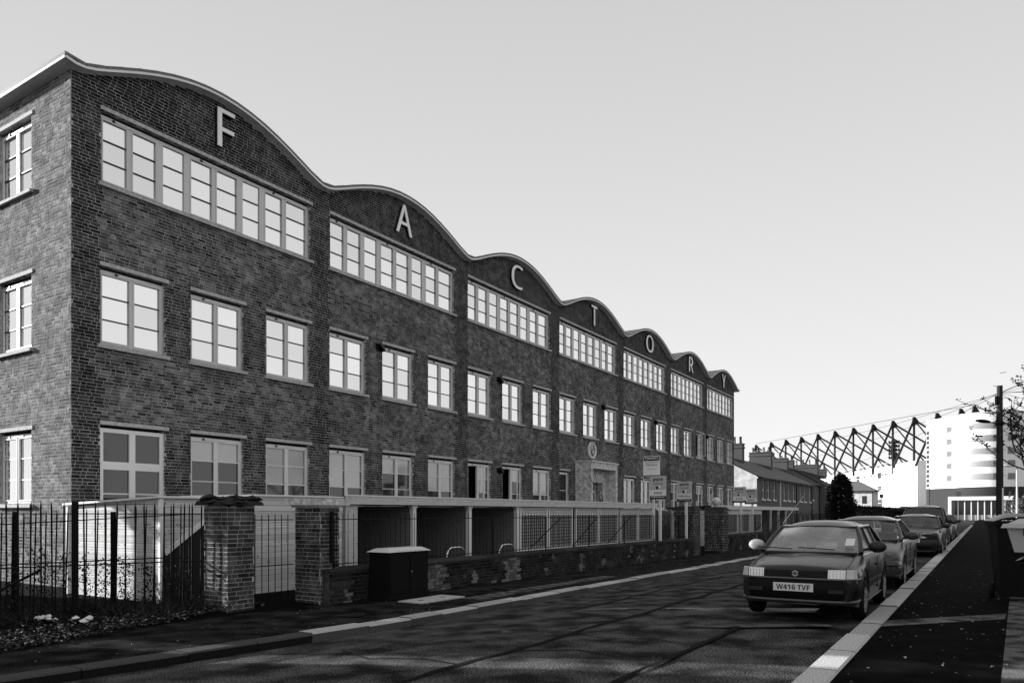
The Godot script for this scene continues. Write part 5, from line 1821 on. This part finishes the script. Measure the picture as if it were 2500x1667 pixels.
func build_hotel() -> void:
	var h := thing("hotel_building", "white multi storey hotel with rounded corner and brick base", "building", P(188, -3.5, 0))
	var top := E + 21.1
	var mid := E + 5.5
	var plan := [Vector2(-11.4, 196.7), Vector2(-5.2, 190.1)]
	for k in 9:
		var a := deg_to_rad(lerpf(223.0, 290.0, k / 8.0))
		plan.append(Vector2(0.4 + 7.0 * cos(a), 193.0 + 7.0 * sin(a)))
	plan.append_array([Vector2(2.79 + 32.0, 186.42 + 11.65), Vector2(28, 218), Vector2(-3, 215)])
	for part in [["base_wall", -0.5, mid, M.brick_hotel, -0.12], ["upper_wall", mid + 0.001, top, M.hotel_white, 0.0]]:
		var st := mb()
		for i in plan.size():
			var p: Vector2 = plan[i]
			var q: Vector2 = plan[(i + 1) % plan.size()]
			st.set_smooth_group(3 if i >= 1 and i <= 9 else -1)
			var inn: float = part[4]
			quad(st, P(p.y - inn, p.x, part[1]), P(p.y - inn, p.x, part[2]), P(q.y - inn, q.x, part[2]), P(q.y - inn, q.x, part[1]))
		st.set_smooth_group(-1)
		var tp := PackedVector2Array(plan)
		var idx := Geometry2D.triangulate_polygon(tp)
		for i in range(0, idx.size(), 3):
			tri(st, P(tp[idx[i]].y, tp[idx[i]].x, part[2]), P(tp[idx[i + 1]].y, tp[idx[i + 1]].x, part[2]), P(tp[idx[i + 2]].y, tp[idx[i + 2]].x, part[2]))
		var o := obj(part[0], st, part[3], h)
		o.position = -h.position
	var cop := mb()
	for i in range(0, 12):
		bar(cop, P(plan[i].y, plan[i].x, top + 0.1), P(plan[i + 1].y, plan[i + 1].x, top + 0.1), 0.5, 0.2)
	obj("parapet", cop, M.hotel_white, h).position = -h.position
	for k in 5:
		var y := E + 17.85 - k * 2.7
		# grey panel bands that run round the curve
		var st := mb()
		st.set_smooth_group(1)
		var seg := []
		for i in range(1, 11):
			seg.append(plan[i])
		var prev = null
		for p in seg:
			var c := Vector2(0.4, 193.0)
			var n: Vector2 = (p - c).normalized() * 0.06
			var w: Vector2 = p + n
			if prev != null:
				quad(st, P(prev.y, prev.x, y), P(prev.y, prev.x, y + 1.3), P(w.y, w.x, y + 1.3), P(w.y, w.x, y))
			prev = w
		obj("panel_band", st, M.hotel_grey, h).position = -h.position
		for v in [-1.35, 1.4, 5.4, 10.4, 15.4]:
			var wn := mb()
			var f: Vector2 = Vector2(2.79, 186.42) + Vector2(cos(0.349), sin(0.349)) * v + Vector2(sin(0.349), -cos(0.349)) * 0.1
			var f2: Vector2 = f + Vector2(cos(0.349), sin(0.349)) * 1.35
			bar(wn, P(f.y, f.x, y + 0.65), P(f2.y, f2.x, y + 0.65), 0.06, 1.3)
			obj("window", wn, M.pane_hotel, h).position = -h.position
		var d := (Vector2(-5.2, 190.1) - Vector2(-11.4, 196.7)).normalized()
		var a := Vector2(-11.4, 196.7) + d * 6.2
		var wl := mb()
		var b := a + d * 1.5
		var nn := Vector2(d.y, -d.x) * 0.05
		if nn.y > 0:
			nn = -nn
		a += nn
		b += nn
		bar(wl, P(a.y, a.x, y + 0.65), P(b.y, b.x, y + 0.65), 0.06, 1.2)
		obj("window", wl, M.pane_hotel, h).position = -h.position
	var d2 := (Vector2(-5.2, 190.1) - Vector2(-11.4, 196.7)).normalized()
	for k in 18:   # narrow stair window on the far left corner
		var a := Vector2(-11.4, 196.7) + d2 * 0.15 + Vector2(-0.03, -0.03)
		var b := a + d2 * 0.8
		var st := mb()
		bar(st, P(a.y, a.x, 1.2 + k * 1.1), P(b.y, b.x, 1.2 + k * 1.1), 0.06, 0.8)
		obj("stair_pane", st, M.pane_dark, h).position = -h.position
	var gw := mb()
	box(gw, P(187.9, -5.2, E + 3.4), P(188.1, -3.4, E + 4.7))
	obj("window", gw, M.pane_dark, h).position = -h.position
	# entrance hall: white portal with slim columns and dark glazing
	var pt := mb()
	box(pt, Vector3(-2.9, E + 2.6, 5.0), Vector3(8.5, E + 3.35, 9.6))
	box(pt, Vector3(-2.9, 0.0, 8.9), Vector3(-2.3, E + 2.6, 9.6))
	obj("portal", pt, M.hotel_white, h)
	for k in 9:
		bx("column", Vector3(-1.2 + k * 1.15, 0, 9.0), Vector3(-1.02 + k * 1.15, E + 2.599, 9.2), M.hotel_white, h)
	for k in 9:
		bx("pane", Vector3(-2.25 + k * 1.15, 1.1, 8.5), Vector3(-1.15 + k * 1.15, E + 2.599, 8.55), M.pane_dark, h)
	bx("low_wall", Vector3(-2.3, 0, 8.4), Vector3(8.5, 1.1, 8.7), M.hotel_grey, h)

func build_screening() -> void:   # unseen blockers added at left to shade the near street, gapped for sun streaks
	var b := [[-14.0, -2.9, 8.2, "added unseen brick shade block left of the street's near end, farthest from the factory"], [-2.2, 1.25, 7.6, "added unseen brick shade block in the middle of three beside the factory yard"], [2.1, 4.55, 7.4, "added unseen brick shade block nearest the factory's lit gable"]]
	for k in b.size():
		var w := street_thing("shade_block", b[k][3], "building", -20.0)
		bx("wall", Vector3(b[k][0], -0.6, -0.8), Vector3(b[k][1], b[k][2], 0), M.brick_plain, w)
		var rf := mb()
		hull(rf, [Vector3(b[k][0], b[k][2], -0.85), Vector3(b[k][0], b[k][2], 0.05), Vector3(b[k][1], b[k][2], 0.05), Vector3(b[k][1], b[k][2], -0.85)], [Vector3(b[k][0], b[k][2] + 0.3, -0.85), Vector3(b[k][0], b[k][2] + 0.1, 0.05), Vector3(b[k][1], b[k][2] + 0.1, 0.05), Vector3(b[k][1], b[k][2] + 0.3, -0.85)])
		obj("roof", rf, M.slate, w)
		bx("door", Vector3(b[k][0] + 0.6, -0.3, 0.001), Vector3(b[k][0] + 1.5, 1.9, 0.03), M.dark_wood, w)
		rebase(w, b[k][0], -0.3)
	var gt := thing("shade_tree", "added unseen shade tree beside the factory's lit gable", "tree", P(5.5, -20.4, -0.3))  # unseen tree added so its crown shades the near road
	var gk := mb()
	tube(gk, [Vector3(0, -0.2, 0), Vector3(0.05, 3.0, 0), Vector3(0, 7.0, 0)], 0.14, 0.07, 8)
	obj("trunk", gk, M.bark, gt)
	crown(gt, "crown", 15000, func(r):
		var d := Vector3(r.randf_range(-1, 1), r.randf_range(-1, 1), r.randf_range(-1, 1))
		if d.length() > 1.0:
			return null
		return Vector3(0, 7.2, 0) + d * Vector3(1.15, 3.6, 1.35), 0.24, 0.13, M.foliage_dark, 42)
	bush("shade_bush", "added unseen bush under the shade tree by the lit gable", P(5.1, -20.0, -0.3), Vector3(1.0, 3.3, 0.75), 9000, 0.2, M.foliage_dark, 43)  # unseen bush added for a curved shadow on the bin store

# ---------------------------------------------------------------- plants and litter
func leaf_mesh(l: float, w: float, fold := 0.2) -> ArrayMesh:
	var st := mb()
	var a := Vector3(0, 0, 0)
	var b := Vector3(w * 0.5, l * 0.45, fold * w)
	var c := Vector3(0, l, 0)
	var d := Vector3(-w * 0.5, l * 0.45, fold * w)
	tri(st, a, b, c)
	tri(st, a, c, d)
	st.generate_normals()
	return st.commit()

func crown(root: Node3D, called: String, n: int, where: Callable, l: float, w: float, m: Material, seed_: int, lo := 0.6, hi := 1.3) -> void:
	var r := RandomNumberGenerator.new()
	r.seed = seed_
	var xs := []
	var cs := []
	for i in n:
		var p = where.call(r)
		if p == null:
			continue
		var bas := Basis.from_euler(Vector3(r.randf_range(-1.4, 1.4), r.randf() * TAU, r.randf_range(-1.4, 1.4))).scaled(Vector3.ONE * r.randf_range(0.6, 1.4))
		xs.append(Transform3D(bas, p))
		var t := r.randf_range(lo, hi)
		cs.append(Color(t, t, t))
	many(called, leaf_mesh(l, w), m, xs, cs, root)

func branch(st: SurfaceTool, tips: Array, a: Vector3, d: Vector3, l: float, r: float, depth: int, rr: RandomNumberGenerator) -> void:
	var pts := [a]
	var p := a
	var dd := d
	for i in 4:
		dd = (dd + Vector3(rr.randf_range(-0.2, 0.2), rr.randf_range(-0.05, 0.14), rr.randf_range(-0.2, 0.2))).normalized()
		p += dd * l / 4.0
		pts.append(p)
	tube(st, pts, r, r * 0.6, 5)
	if depth == 0:
		tips.append_array(pts)
		return
	for k in 3:
		var q: Vector3 = pts[[2, 3, 4][k]]
		branch(st, tips, q, (dd + Vector3(rr.randf_range(-0.8, 0.8), rr.randf_range(-0.2, 0.7), rr.randf_range(-0.8, 0.8))).normalized(), l * rr.randf_range(0.55, 0.8), r * 0.55, depth - 1, rr)

func bush(called: String, label: String, at: Vector3, size: Vector3, n: int, l: float, m: Material, seed_: int, category := "bush") -> void:
	var o := thing(called, label, category, at)
	var rr := RandomNumberGenerator.new()
	rr.seed = seed_
	var nz := FastNoiseLite.new()
	nz.seed = seed_
	nz.frequency = 0.9 / maxf(0.4, size.x * 0.5)
	crown(o, "crown", n, func(r):
		var d := Vector3(r.randf_range(-1, 1), r.randf_range(-0.15, 1), r.randf_range(-1, 1))
		if d.length() > 1.0 or d.length() < 0.35:
			return null
		var f := 0.8 + 0.45 * nz.get_noise_3dv(d * size)
		if nz.get_noise_3dv(d * size * 3.0 + Vector3(9, 9, 9)) < -0.25:
			return null
		return Vector3(0, size.y * 0.1, 0) + d * size * f, l, l * 0.45, m, seed_)
	var st := mb()
	for k in 6:
		var a := TAU * k / 6.0
		tube(st, [Vector3.ZERO, Vector3(cos(a) * size.x * 0.25, size.y * 0.45, sin(a) * size.z * 0.25), Vector3(cos(a + 0.4) * size.x * 0.5, size.y * 0.8, sin(a + 0.4) * size.z * 0.5)], 0.04, 0.012, 5)
	obj("stem", st, M.bark, o)

func build_plants() -> void:
	# clipped conifer
	var cf := thing("conifer_tree", "tall dense dark conifer between the terrace and the white stand", "tree", P(63.5, -9.6, -0.4))
	var nz := FastNoiseLite.new()
	nz.seed = 3
	nz.frequency = 0.7
	crown(cf, "crown", 16000, func(r):
		var y := pow(r.randf(), 0.9)
		var a: float = r.randf() * TAU
		var prof := 1.12 * pow(clampf(1.0 - pow(y, 4.5), 0, 1), 0.55) * (0.86 + 0.14 * sin(minf(y * 5.0, 1.57)))
		prof *= 0.93 + 0.4 * nz.get_noise_3d(cos(a) * 1.5, y * 5.0, sin(a) * 1.5)
		var rad := prof * lerpf(0.55, 1.0, sqrt(r.randf()))
		return Vector3(cos(a) * rad, 0.1 + y * (4.7 + 0.5 * nz.get_noise_2d(cos(a) * 4.0, sin(a) * 4.0)), sin(a) * rad), 0.16, 0.07, M.conifer, 12, 0.5, 1.5)
	var tk := mb()
	tube(tk, [Vector3(0, -0.2, 0), Vector3(0, 4.2, 0)], 0.3, 0.08, 8)
	obj("trunk", tk, M.bark, cf)
	# bare tree leaning in from the right
	var tr := thing("bare_tree", "bare branched tree with few leaves leaning in from the right edge", "tree", P(30.8, 2.4, 0.1))
	var rr := RandomNumberGenerator.new()
	rr.seed = 29
	var st := mb()
	var tips := []
	tube(st, [Vector3(0, -0.2, 0), Vector3(0.1, 1.5, 0), Vector3(0.05, 2.6, -0.1)], 0.13, 0.1, 8)
	tube(st, [Vector3(0.05, 2.6, -0.1), Vector3(0.0, 3.6, 0.05), Vector3(-0.1, 4.6, 0.0)], 0.1, 0.05, 7)
	for k in 12:
		var a := TAU * k / 5.0 + 0.3
		branch(st, tips, Vector3(0.02, 2.0 + 0.22 * k, -0.05), Vector3(cos(a) * 0.9 - 0.3, 0.5, sin(a) * 0.9).normalized(), 1.75, 0.04, 2, rr)
	branch(st, tips, Vector3(0, 2.2, 0), Vector3(-0.85, 0.5, 0.1).normalized(), 2.0, 0.05, 2, rr)
	obj("trunk", st, M.bark, tr)
	crown(tr, "leaves", 2600, func(r):
		return (tips[r.randi() % tips.size()] as Vector3) + Vector3(r.randf_range(-0.06, 0.06), r.randf_range(-0.08, 0.04), r.randf_range(-0.06, 0.06)), 0.1, 0.055, M.foliage, 5)
	# spiky palm like shrub
	var pm := thing("spiky_shrub", "spiky dark palm like shrub on the right under bare branches", "shrub", P(40.5, 2.3, 0.1))
	var ptr := mb()
	tube(ptr, [Vector3(0, -0.1, 0), Vector3(0.05, 1.9, 0)], 0.12, 0.1, 8)
	obj("stem", ptr, M.bark, pm)
	for hd in [Vector3(0.05, 2.2, 0), Vector3(-0.5, 1.7, 0.3), Vector3(0.6, 1.5, 0.2)]:
		for k in 56:
			var a := rr.randf() * TAU
			var el := rr.randf_range(-0.5, 1.4)
			var d := Vector3(cos(a) * cos(el), sin(el), sin(a) * cos(el))
			var bl := mb()
			var side := d.cross(Vector3.UP).normalized() * 0.028
			var l := rr.randf_range(0.6, 0.95)
			var m1: Vector3 = hd + d * l * 0.55
			var e2: Vector3 = hd + d * l - Vector3(0, 0.16 * cos(el), 0)
			quad(bl, hd - side * 0.6, hd + side * 0.6, m1 + side, m1 - side)
			tri(bl, m1 - side, m1 + side, e2)
			obj("blade", bl, M.foliage_dark, pm)
	bush("dark_bush", "low dense dark bush behind the bins", P(34.0, 2.1, 0.05), Vector3(1.0, 1.55, 2.2), 5200, 0.13, M.foliage_dark, 21)
	bush("pale_bush", "pale sunlit leafy bush left of the telegraph pole", P(78.0, 2.7, 0.0), Vector3(2.2, 3.3, 2.5), 5200, 0.24, M.foliage_pale, 22)
	bush("pale_bush", "pale twiggy bush to the right of the telegraph pole", P(60.0, 3.6, 0.0), Vector3(1.7, 3.2, 2.2), 4600, 0.2, M.foliage_pale, 23)
	bush("round_bush", "round dark bush beside the small pale house", P(112.0, -13.6, -0.2), Vector3(1.9, 2.7, 1.8), 2600, 0.3, M.foliage_dark, 24)
	bush("entrance_shrub", "leafy dark shrub in front of the stone porch", P(31.5, -14.9, -0.3), Vector3(0.9, 2.3, 0.8), 1700, 0.16, M.foliage_dark, 25, "shrub")
	bush("entrance_shrub", "low shrub left of the stone porch", P(29.3, -15.2, -0.3), Vector3(0.6, 1.6, 0.6), 900, 0.14, M.foliage_dark, 26, "shrub")
	bush("roof_plant", "dark shrub by the terrace below the downpipe", P(70.6, -10.0, -0.3), Vector3(0.8, 2.4, 0.8), 1200, 0.2, M.foliage_dark, 28, "shrub")
	# thin bare sapling by the entrance
	var sp := thing("sapling", "thin bare sapling behind the agent boards", "tree", P(28.6, -13.4, -0.3))
	var ss := mb()
	var stips := []
	branch(ss, stips, Vector3.ZERO, Vector3(0.1, 1, 0.05), 2.1, 0.025, 2, rr)
	obj("trunk", ss, M.bark, sp)
	# dark clipped hedge on the far left of the road
	var hg := thing("hedge", "long dark clipped hedge past the conifer in front of the stand", "hedge", P(100, -10.4, -0.2))
	crown(hg, "crown", 14000, func(r):
		return Vector3(r.randf_range(-0.6, 0.6), sqrt(r.randf()) * 2.25 + r.randf_range(-0.05, 0.05), r.randf_range(-40, 32)), 0.26, 0.13, M.conifer, 33, 0.5, 1.4)
	bx("core", Vector3(-0.45, 0, -40), Vector3(0.45, 2.1, 32), M.conifer, hg)
	var ds := thing("dark_shed", "dark flat shed beyond the hedge before the stand", "shed", P(116, -7.8, -0.2), 0.1)
	bx("wall", Vector3(-2.2, 0, -3), Vector3(2.2, 2.3, 3), M.cab_black, ds)
	var dr := mb()
	hull(dr, [Vector3(-2.4, 2.301, -3.2), Vector3(-2.4, 2.301, 3.2), Vector3(2.4, 2.301, 3.2), Vector3(2.4, 2.301, -3.2)], [Vector3(-2.0, 2.6, -2.8), Vector3(-2.0, 2.6, 2.8), Vector3(2.2, 2.6, 2.8), Vector3(2.2, 2.6, -2.8)])
	obj("roof", dr, M.felt, ds)
	# weeds along the foot of the iron fence
	var wd := []
	var wc := []
	for i in 5200:
		var u := rr.randf_range(1.5, 7.9)
		var t := (u - 2.6) / 5.1
		var v := lerpf(-12.85, -11.1, t) + rr.randfn(-0.15, 0.4)
		var hgt := rr.randf_range(0.06, 0.3) * (1.0 + 0.6 * sin(u * 3.1) * sin(u * 1.3))
		var bas := Basis.from_euler(Vector3(rr.randf_range(-0.9, 0.9), rr.randf() * TAU, rr.randf_range(-0.9, 0.9))).scaled(Vector3(1, maxf(0.2, hgt * 2.0), 1))
		wd.append(Transform3D(bas, P(u, v, left_ground(u))))
		var q := rr.randf_range(0.5, 1.4)
		wc.append(Color(q, q, q))
	tag(many("weeds", leaf_mesh(0.5, 0.016), M.foliage, wd, wc), "rank weeds growing through the foot of the iron fence", "weeds")
	var tw := []
	var tc := []
	for i in 5200:   # leaves on tall dead stalks
		var st0 := int(rr.randf() * 46)
		var su := 2.2 + fmod(st0 * 0.618 * 5.6, 5.6)
		var t := (su - 2.6) / 5.1
		var sv := lerpf(-12.85, -11.1, t) - 0.1 - 0.3 * fmod(st0 * 0.37, 1.0)
		var y := rr.randf_range(0.1, 0.55 + 0.55 * fmod(st0 * 0.77, 1.0))
		tw.append(Transform3D(Basis.from_euler(Vector3(rr.randf_range(-1.3, 1.3), rr.randf() * TAU, rr.randf_range(-1.3, 1.3))).scaled(Vector3.ONE * rr.randf_range(0.5, 1.2)), P(su + rr.randfn(0, 0.05), sv + rr.randfn(0, 0.05), left_ground(su) + y)))
		var q := rr.randf_range(0.5, 1.4)
		tc.append(Color(q, q, q))
	tag(many("weed_leaves", leaf_mesh(0.05, 0.03), M.foliage, tw, tc), "small leaves on dead stalks among the iron fence bars", "weeds")
	# fallen leaves on the verge, and specks of litter on the pavements
	var lx := []
	var lc := []
	for i in 5200:
		var u := rr.randf_range(1.0, 8.6)
		var edge := lerpf(-9.3, -10.6, clampf((u - 3.5) / 4.5, 0, 1))
		var v := edge - absf(rr.randfn(0, 0.75))
		lx.append(Transform3D(Basis.from_euler(Vector3(-PI / 2 + rr.randf_range(-0.5, 0.5), rr.randf() * TAU, 0)).scaled(Vector3.ONE * rr.randf_range(0.5, 1.3)), P(u, v, left_ground(u) + rr.randf_range(0.01, 0.06))))
		var q := 0.6 if rr.randf() < 0.8 else 4.0
		lc.append(Color(q, q, q))
	for i in 420:
		var right := i % 2 == 0
		var u := rr.randf_range(3, 24)
		var v := rr.randf_range(-1.0, 0.3) if right else rr.randf_range(-9.8, -7.7)
		lx.append(Transform3D(Basis.from_euler(Vector3(-PI / 2 + rr.randf_range(-0.3, 0.3), rr.randf() * TAU, 0)).scaled(Vector3.ONE * rr.randf_range(0.25, 0.7)), P(u, v, (0.115 if right else left_ground(u)) + 0.008)))
		var q := rr.randf_range(0.8, 5.0)
		lc.append(Color(q, q, q))
	tag(many("fallen_leaves", leaf_mesh(0.07, 0.05, 0.4), M.dead_leaf, lx, lc), "fallen leaves and specks of litter on verge and pavements", "leaves")
	# crumpled paper on the verge
	for k in 2:
		var lt := mb()
		var c := thing("crumpled_paper", ["larger lump of crumpled white paper on the leafy verge", "smaller lump of crumpled white paper on the leafy verge"][k], "litter", P([5.55, 5.75][k], [-12.0, -11.35][k] + 0.35, left_ground(5.6) + 0.02))
		for j in 9:
			rock(lt, Vector3(rr.randf_range(-0.12, 0.12), rr.randf_range(0.02, 0.08), rr.randf_range(-0.1, 0.1)), Vector3(0.07, 0.035, 0.06), rr)
		obj("paper", lt, M.plate_white, c)

# ---------------------------------------------------------------- all of it
func _ready() -> void:
	var cam := Camera3D.new()
	cam.name = "camera"
	cam.position = Vector3(0, E, 0)
	cam.rotation.y = deg_to_rad(32.4855)
	cam.projection = Camera3D.PROJECTION_FRUSTUM
	cam.near = 0.1
	cam.far = 4000.0
	cam.size = 0.1 * 1667.0 / 1814.0
	cam.frustum_offset = Vector2(0, 0.1 * (1252.0 - 833.5) / 1814.0)
	add_child(cam)
	cam.current = true
	var we := WorldEnvironment.new()
	we.name = "world_environment"
	var env := Environment.new()
	env.background_mode = Environment.BG_SKY
	var sm := ProceduralSkyMaterial.new()
	sm.sky_top_color = g(0.235)
	sm.sky_horizon_color = g(0.47)
	sm.sky_curve = 0.36
	sm.ground_bottom_color = g(0.06)
	sm.ground_horizon_color = g(0.12)
	var sky := Sky.new()
	sky.sky_material = sm
	env.sky = sky
	env.tonemap_mode = Environment.TONE_MAPPER_LINEAR
	env.tonemap_exposure = 2.15
	env.sdfgi_enabled = true
	env.ssao_enabled = true
	env.ssil_enabled = true
	we.environment = env
	add_child(we)
	var sun := DirectionalLight3D.new()
	sun.name = "sun"
	sun.light_energy = 1.6
	sun.light_color = Color(1, 1, 1)
	sun.light_angular_distance = 0.5
	sun.shadow_enabled = true
	sun.sky_mode = DirectionalLight3D.SKY_MODE_LIGHT_ONLY
	add_child(sun)
	sun.look_at_from_position(Vector3.ZERO, P(0.3, 1.0, -0.3))
	unit_box = BoxMesh.new()
	make_unit_brick()
	materials()
	build_ground()
	build_factory()
	build_boundary()
	build_left_fence()
	build_stores()
	build_houses()
	build_stand()
	build_hotel()
	build_screening()
	build_cars()
	build_cabinet()
	build_signs()
	build_bins()
	build_poles()
	build_plants()

func materials() -> void:
	var grain := noise_tex(512, 0.02, 0.55, 1.0, 5, 3, 0.18)
	var stain := noise_tex(512, 0.012, 0.5, 1.0, 5, 8, 0.06, 1.5)
	var rough_noise := noise_tex(512, 0.06, 0.3, 1.0, 4, 6, 0.75, 1.2)
	var road_noise := road_tex(1024)
	var wood := Image.create_empty(512, 512, false, Image.FORMAT_RGB8)
	var wn := FastNoiseLite.new()
	wn.seed = 4
	wn.frequency = 0.02
	for y in 512:
		for x in 512:
			var t := 0.8 + 0.16 * wn.get_noise_2d(x * 0.25, y * 4.0) - (0.22 if y % 16 < 4 else 0.0)
			wood.set_pixel(x, y, g(clampf(t, 0, 1)))
	var kr := RandomNumberGenerator.new()
	kr.seed = 6
	for k in 26:   # knots
		var c := Vector2(kr.randf_range(12, 500), kr.randf_range(12, 500))
		for dy in range(-5, 6):
			for dx in range(-6, 7):
				if Vector2(dx * 0.8, dy).length() < 4.5:
					wood.set_pixel(int(c.x) + dx, int(c.y) + dy, g(0.2))
	var wood_tex := ImageTexture.create_from_image(wood)
	M.brick = mat("brick", 1.0, 0.9)
	M.brick.vertex_color_use_as_albedo = true
	triplanar(M.brick, stain, 2.6)
	M.brick_plain = triplanar(mat("brick_plain", 0.13, 0.9), stain, 2.0)
	M.brick_hotel = triplanar(mat("brick_hotel", 0.07, 0.9), rough_noise, 3.0)
	M.house_brick = triplanar(mat("house_brick", 0.2, 0.9), rough_noise, 2.2)
	M.house_brick_dark = triplanar(mat("house_brick_dark", 0.14, 0.9), rough_noise, 2.2)
	M.mortar = triplanar(mat("mortar", 0.5, 0.95), stain, 2.6)
	M.mortar_dark = triplanar(mat("mortar_dark", 0.09, 0.95), stain, 1.6)
	M.stone_trim = triplanar(mat("stone_trim", 0.6, 0.8), grain, 1.2)
	M.stone_pale = triplanar(mat("stone_pale", 0.82, 0.85), stain, 1.5)
	M.stone_dark = triplanar(mat("stone_dark", 0.2, 0.85), stain, 1.5)
	M.moss_stone = triplanar(mat("moss_stone", 0.05, 0.95), rough_noise, 0.6)
	M.concrete = triplanar(mat("concrete", 0.8, 0.85), stain, 1.0)
	M.coping = triplanar(mat("coping", 0.06, 0.9), rough_noise, 0.8)
	M.coping_b = triplanar(mat("coping_b", 0.09, 0.9), rough_noise, 0.8)
	mat("white_trim", 0.82, 0.5)
	mat("frame_grey", 0.62, 0.45)
	mat("letter_white", 0.95, 0.4)
	mat("roof_white", 0.4, 0.7)
	triplanar(M.roof_white, grain, 2.0)
	mat("lead", 0.24, 0.6)
	triplanar(M.lead, grain, 0.8)
	mat("dark_bar", 0.06, 0.5)
	mat("black_paint", 0.008, 0.5)
	mat("iron", 0.01, 0.6)
	mat("interior", 0.03, 0.9)
	mat("dark_wood", 0.045, 0.8)
	triplanar(M.dark_wood, grain, 0.6)
	mat("steel", 0.7, 0.3, 0.9)
	mat("steel_pale", 0.6, 0.4)
	# panes are coated glass that mirrors the sky
	mat("pane_upper", 0.86, 0.03, 1.0)
	mat("pane_ground", 0.09, 0.05, 0.85)
	mat("pane_mid", 0.3, 0.05, 0.85)
	mat("pane_upper_b", 0.78, 0.03, 1.0)
	mat("pane_upper_c", 0.92, 0.03, 1.0)
	mat("pane_blind", 0.42, 0.12, 0.4)
	mat("pane_dark", 0.05, 0.06)
	mat("pane_hotel", 0.16, 0.1)
	# ground
	triplanar(mat("asphalt", 0.2, 0.9), road_noise, 5.0)
	triplanar(mat("asphalt_pale", 0.24, 0.9), road_noise, 3.1)
	triplanar(mat("tar", 0.022, 0.8), rough_noise, 0.6)
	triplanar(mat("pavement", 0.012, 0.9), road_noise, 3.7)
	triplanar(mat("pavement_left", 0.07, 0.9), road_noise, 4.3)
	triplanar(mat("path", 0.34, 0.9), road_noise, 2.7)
	triplanar(mat("earth", 0.05, 1.0), stain, 7.0)
	triplanar(mat("soil", 0.012, 1.0), rough_noise, 1.7)
	for k in ["asphalt", "asphalt_pale", "tar", "pavement", "pavement_left", "path", "earth", "soil"]:
		M[k].metallic_specular = 0.08
	triplanar(mat("granite", 0.66, 0.8), rough_noise, 0.7)
	triplanar(mat("granite_b", 0.55, 0.8), rough_noise, 0.7)
	triplanar(mat("granite_c", 0.75, 0.8), rough_noise, 0.7)
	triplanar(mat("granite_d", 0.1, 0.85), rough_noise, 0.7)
	for k in ["granite", "granite_b", "granite_c", "granite_d"]:
		M[k].vertex_color_use_as_albedo = true
	triplanar(mat("cover", 0.7, 0.85), rough_noise, 0.9)
	for t in [["timber", 0.78], ["timber_b", 0.68], ["timber_c", 0.85], ["timber_pale", 0.8], ["timber_grey", 0.3], ["lath", 0.1]]:
		triplanar(mat(t[0], t[1], 0.8), wood_tex, 1.6)
	mat("timber_dark", 0.2, 0.9)
	mat("felt", 0.035, 0.95)
	# vehicles and street furniture
	for t in [["paint_dark", 0.012], ["paint_grey", 0.05], ["paint_black", 0.02], ["paint_white", 0.7], ["paint_sunlit_cap", 0.55]]:
		var m := mat(t[0], t[1], 0.35)
		m.clearcoat_enabled = true
		m.clearcoat = 0.4
		m.metallic_specular = 0.3
		m.clearcoat_roughness = 0.05
	mat("bumper", 0.008, 0.5)
	M.bumper.metallic_specular = 0.2
	mat("bumper_pale", 0.1, 0.35)
	mat("rubber", 0.012, 0.8)
	mat("wheel_trim", 0.4, 0.35, 0.6)
	mat("plate_white", 0.75, 0.5)
	mat("lamp_chrome", 0.6, 0.25, 0.8)
	mat("lamp_pale", 0.6, 0.3)
	mat("lamp_dark", 0.1, 0.2)
	mat("grille_grey", 0.1, 0.4)
	mat("seat_pale", 0.4, 0.9)
	var gl := mat("car_glass", 0.02, 0.04)
	gl.transparency = BaseMaterial3D.TRANSPARENCY_ALPHA
	gl.albedo_color.a = 0.35
	var gd := mat("car_glass_dusty", 0.6, 0.06)
	gd.transparency = BaseMaterial3D.TRANSPARENCY_ALPHA
	gd.albedo_color.a = 0.3
	mat("car_glass_black", 0.012, 0.08)
	mat("cab_black", 0.008, 0.7)
	mat("cab_lid", 0.62, 0.5)
	mat("bin_black", 0.01, 0.6)
	mat("bin_lid", 0.03, 0.35)
	mat("box_pale", 0.5, 0.6)
	mat("board_white", 0.9, 0.5)
	mat("board_grey", 0.56, 0.5)
	mat("text_grey", 0.1, 0.6)
	# far buildings
	triplanar(mat("slate", 0.17, 0.7), grain, 0.9)
	triplanar(mat("slate_dark", 0.05, 0.7), grain, 0.9)
	triplanar(mat("render_white", 0.8, 0.8), grain, 6.0)
	mat("grey_block", 0.13, 0.8)
	mat("chimney_pot", 0.3, 0.8)
	mat("chimney_pot_b", 0.09, 0.8)
	mat("stand_white", 0.85, 0.7)
	mat("truss", 0.02, 0.6)
	mat("hotel_white", 0.85, 0.6)
	mat("hotel_grey", 0.3, 0.5)
	# plants
	mat("bark", 0.05, 0.9)
	for t in [["conifer", 0.012], ["foliage", 0.035], ["foliage_dark", 0.02], ["foliage_pale", 0.12], ["dead_leaf", 0.06]]:
		var m := mat(t[0], t[1], 0.75)
		m.vertex_color_use_as_albedo = true
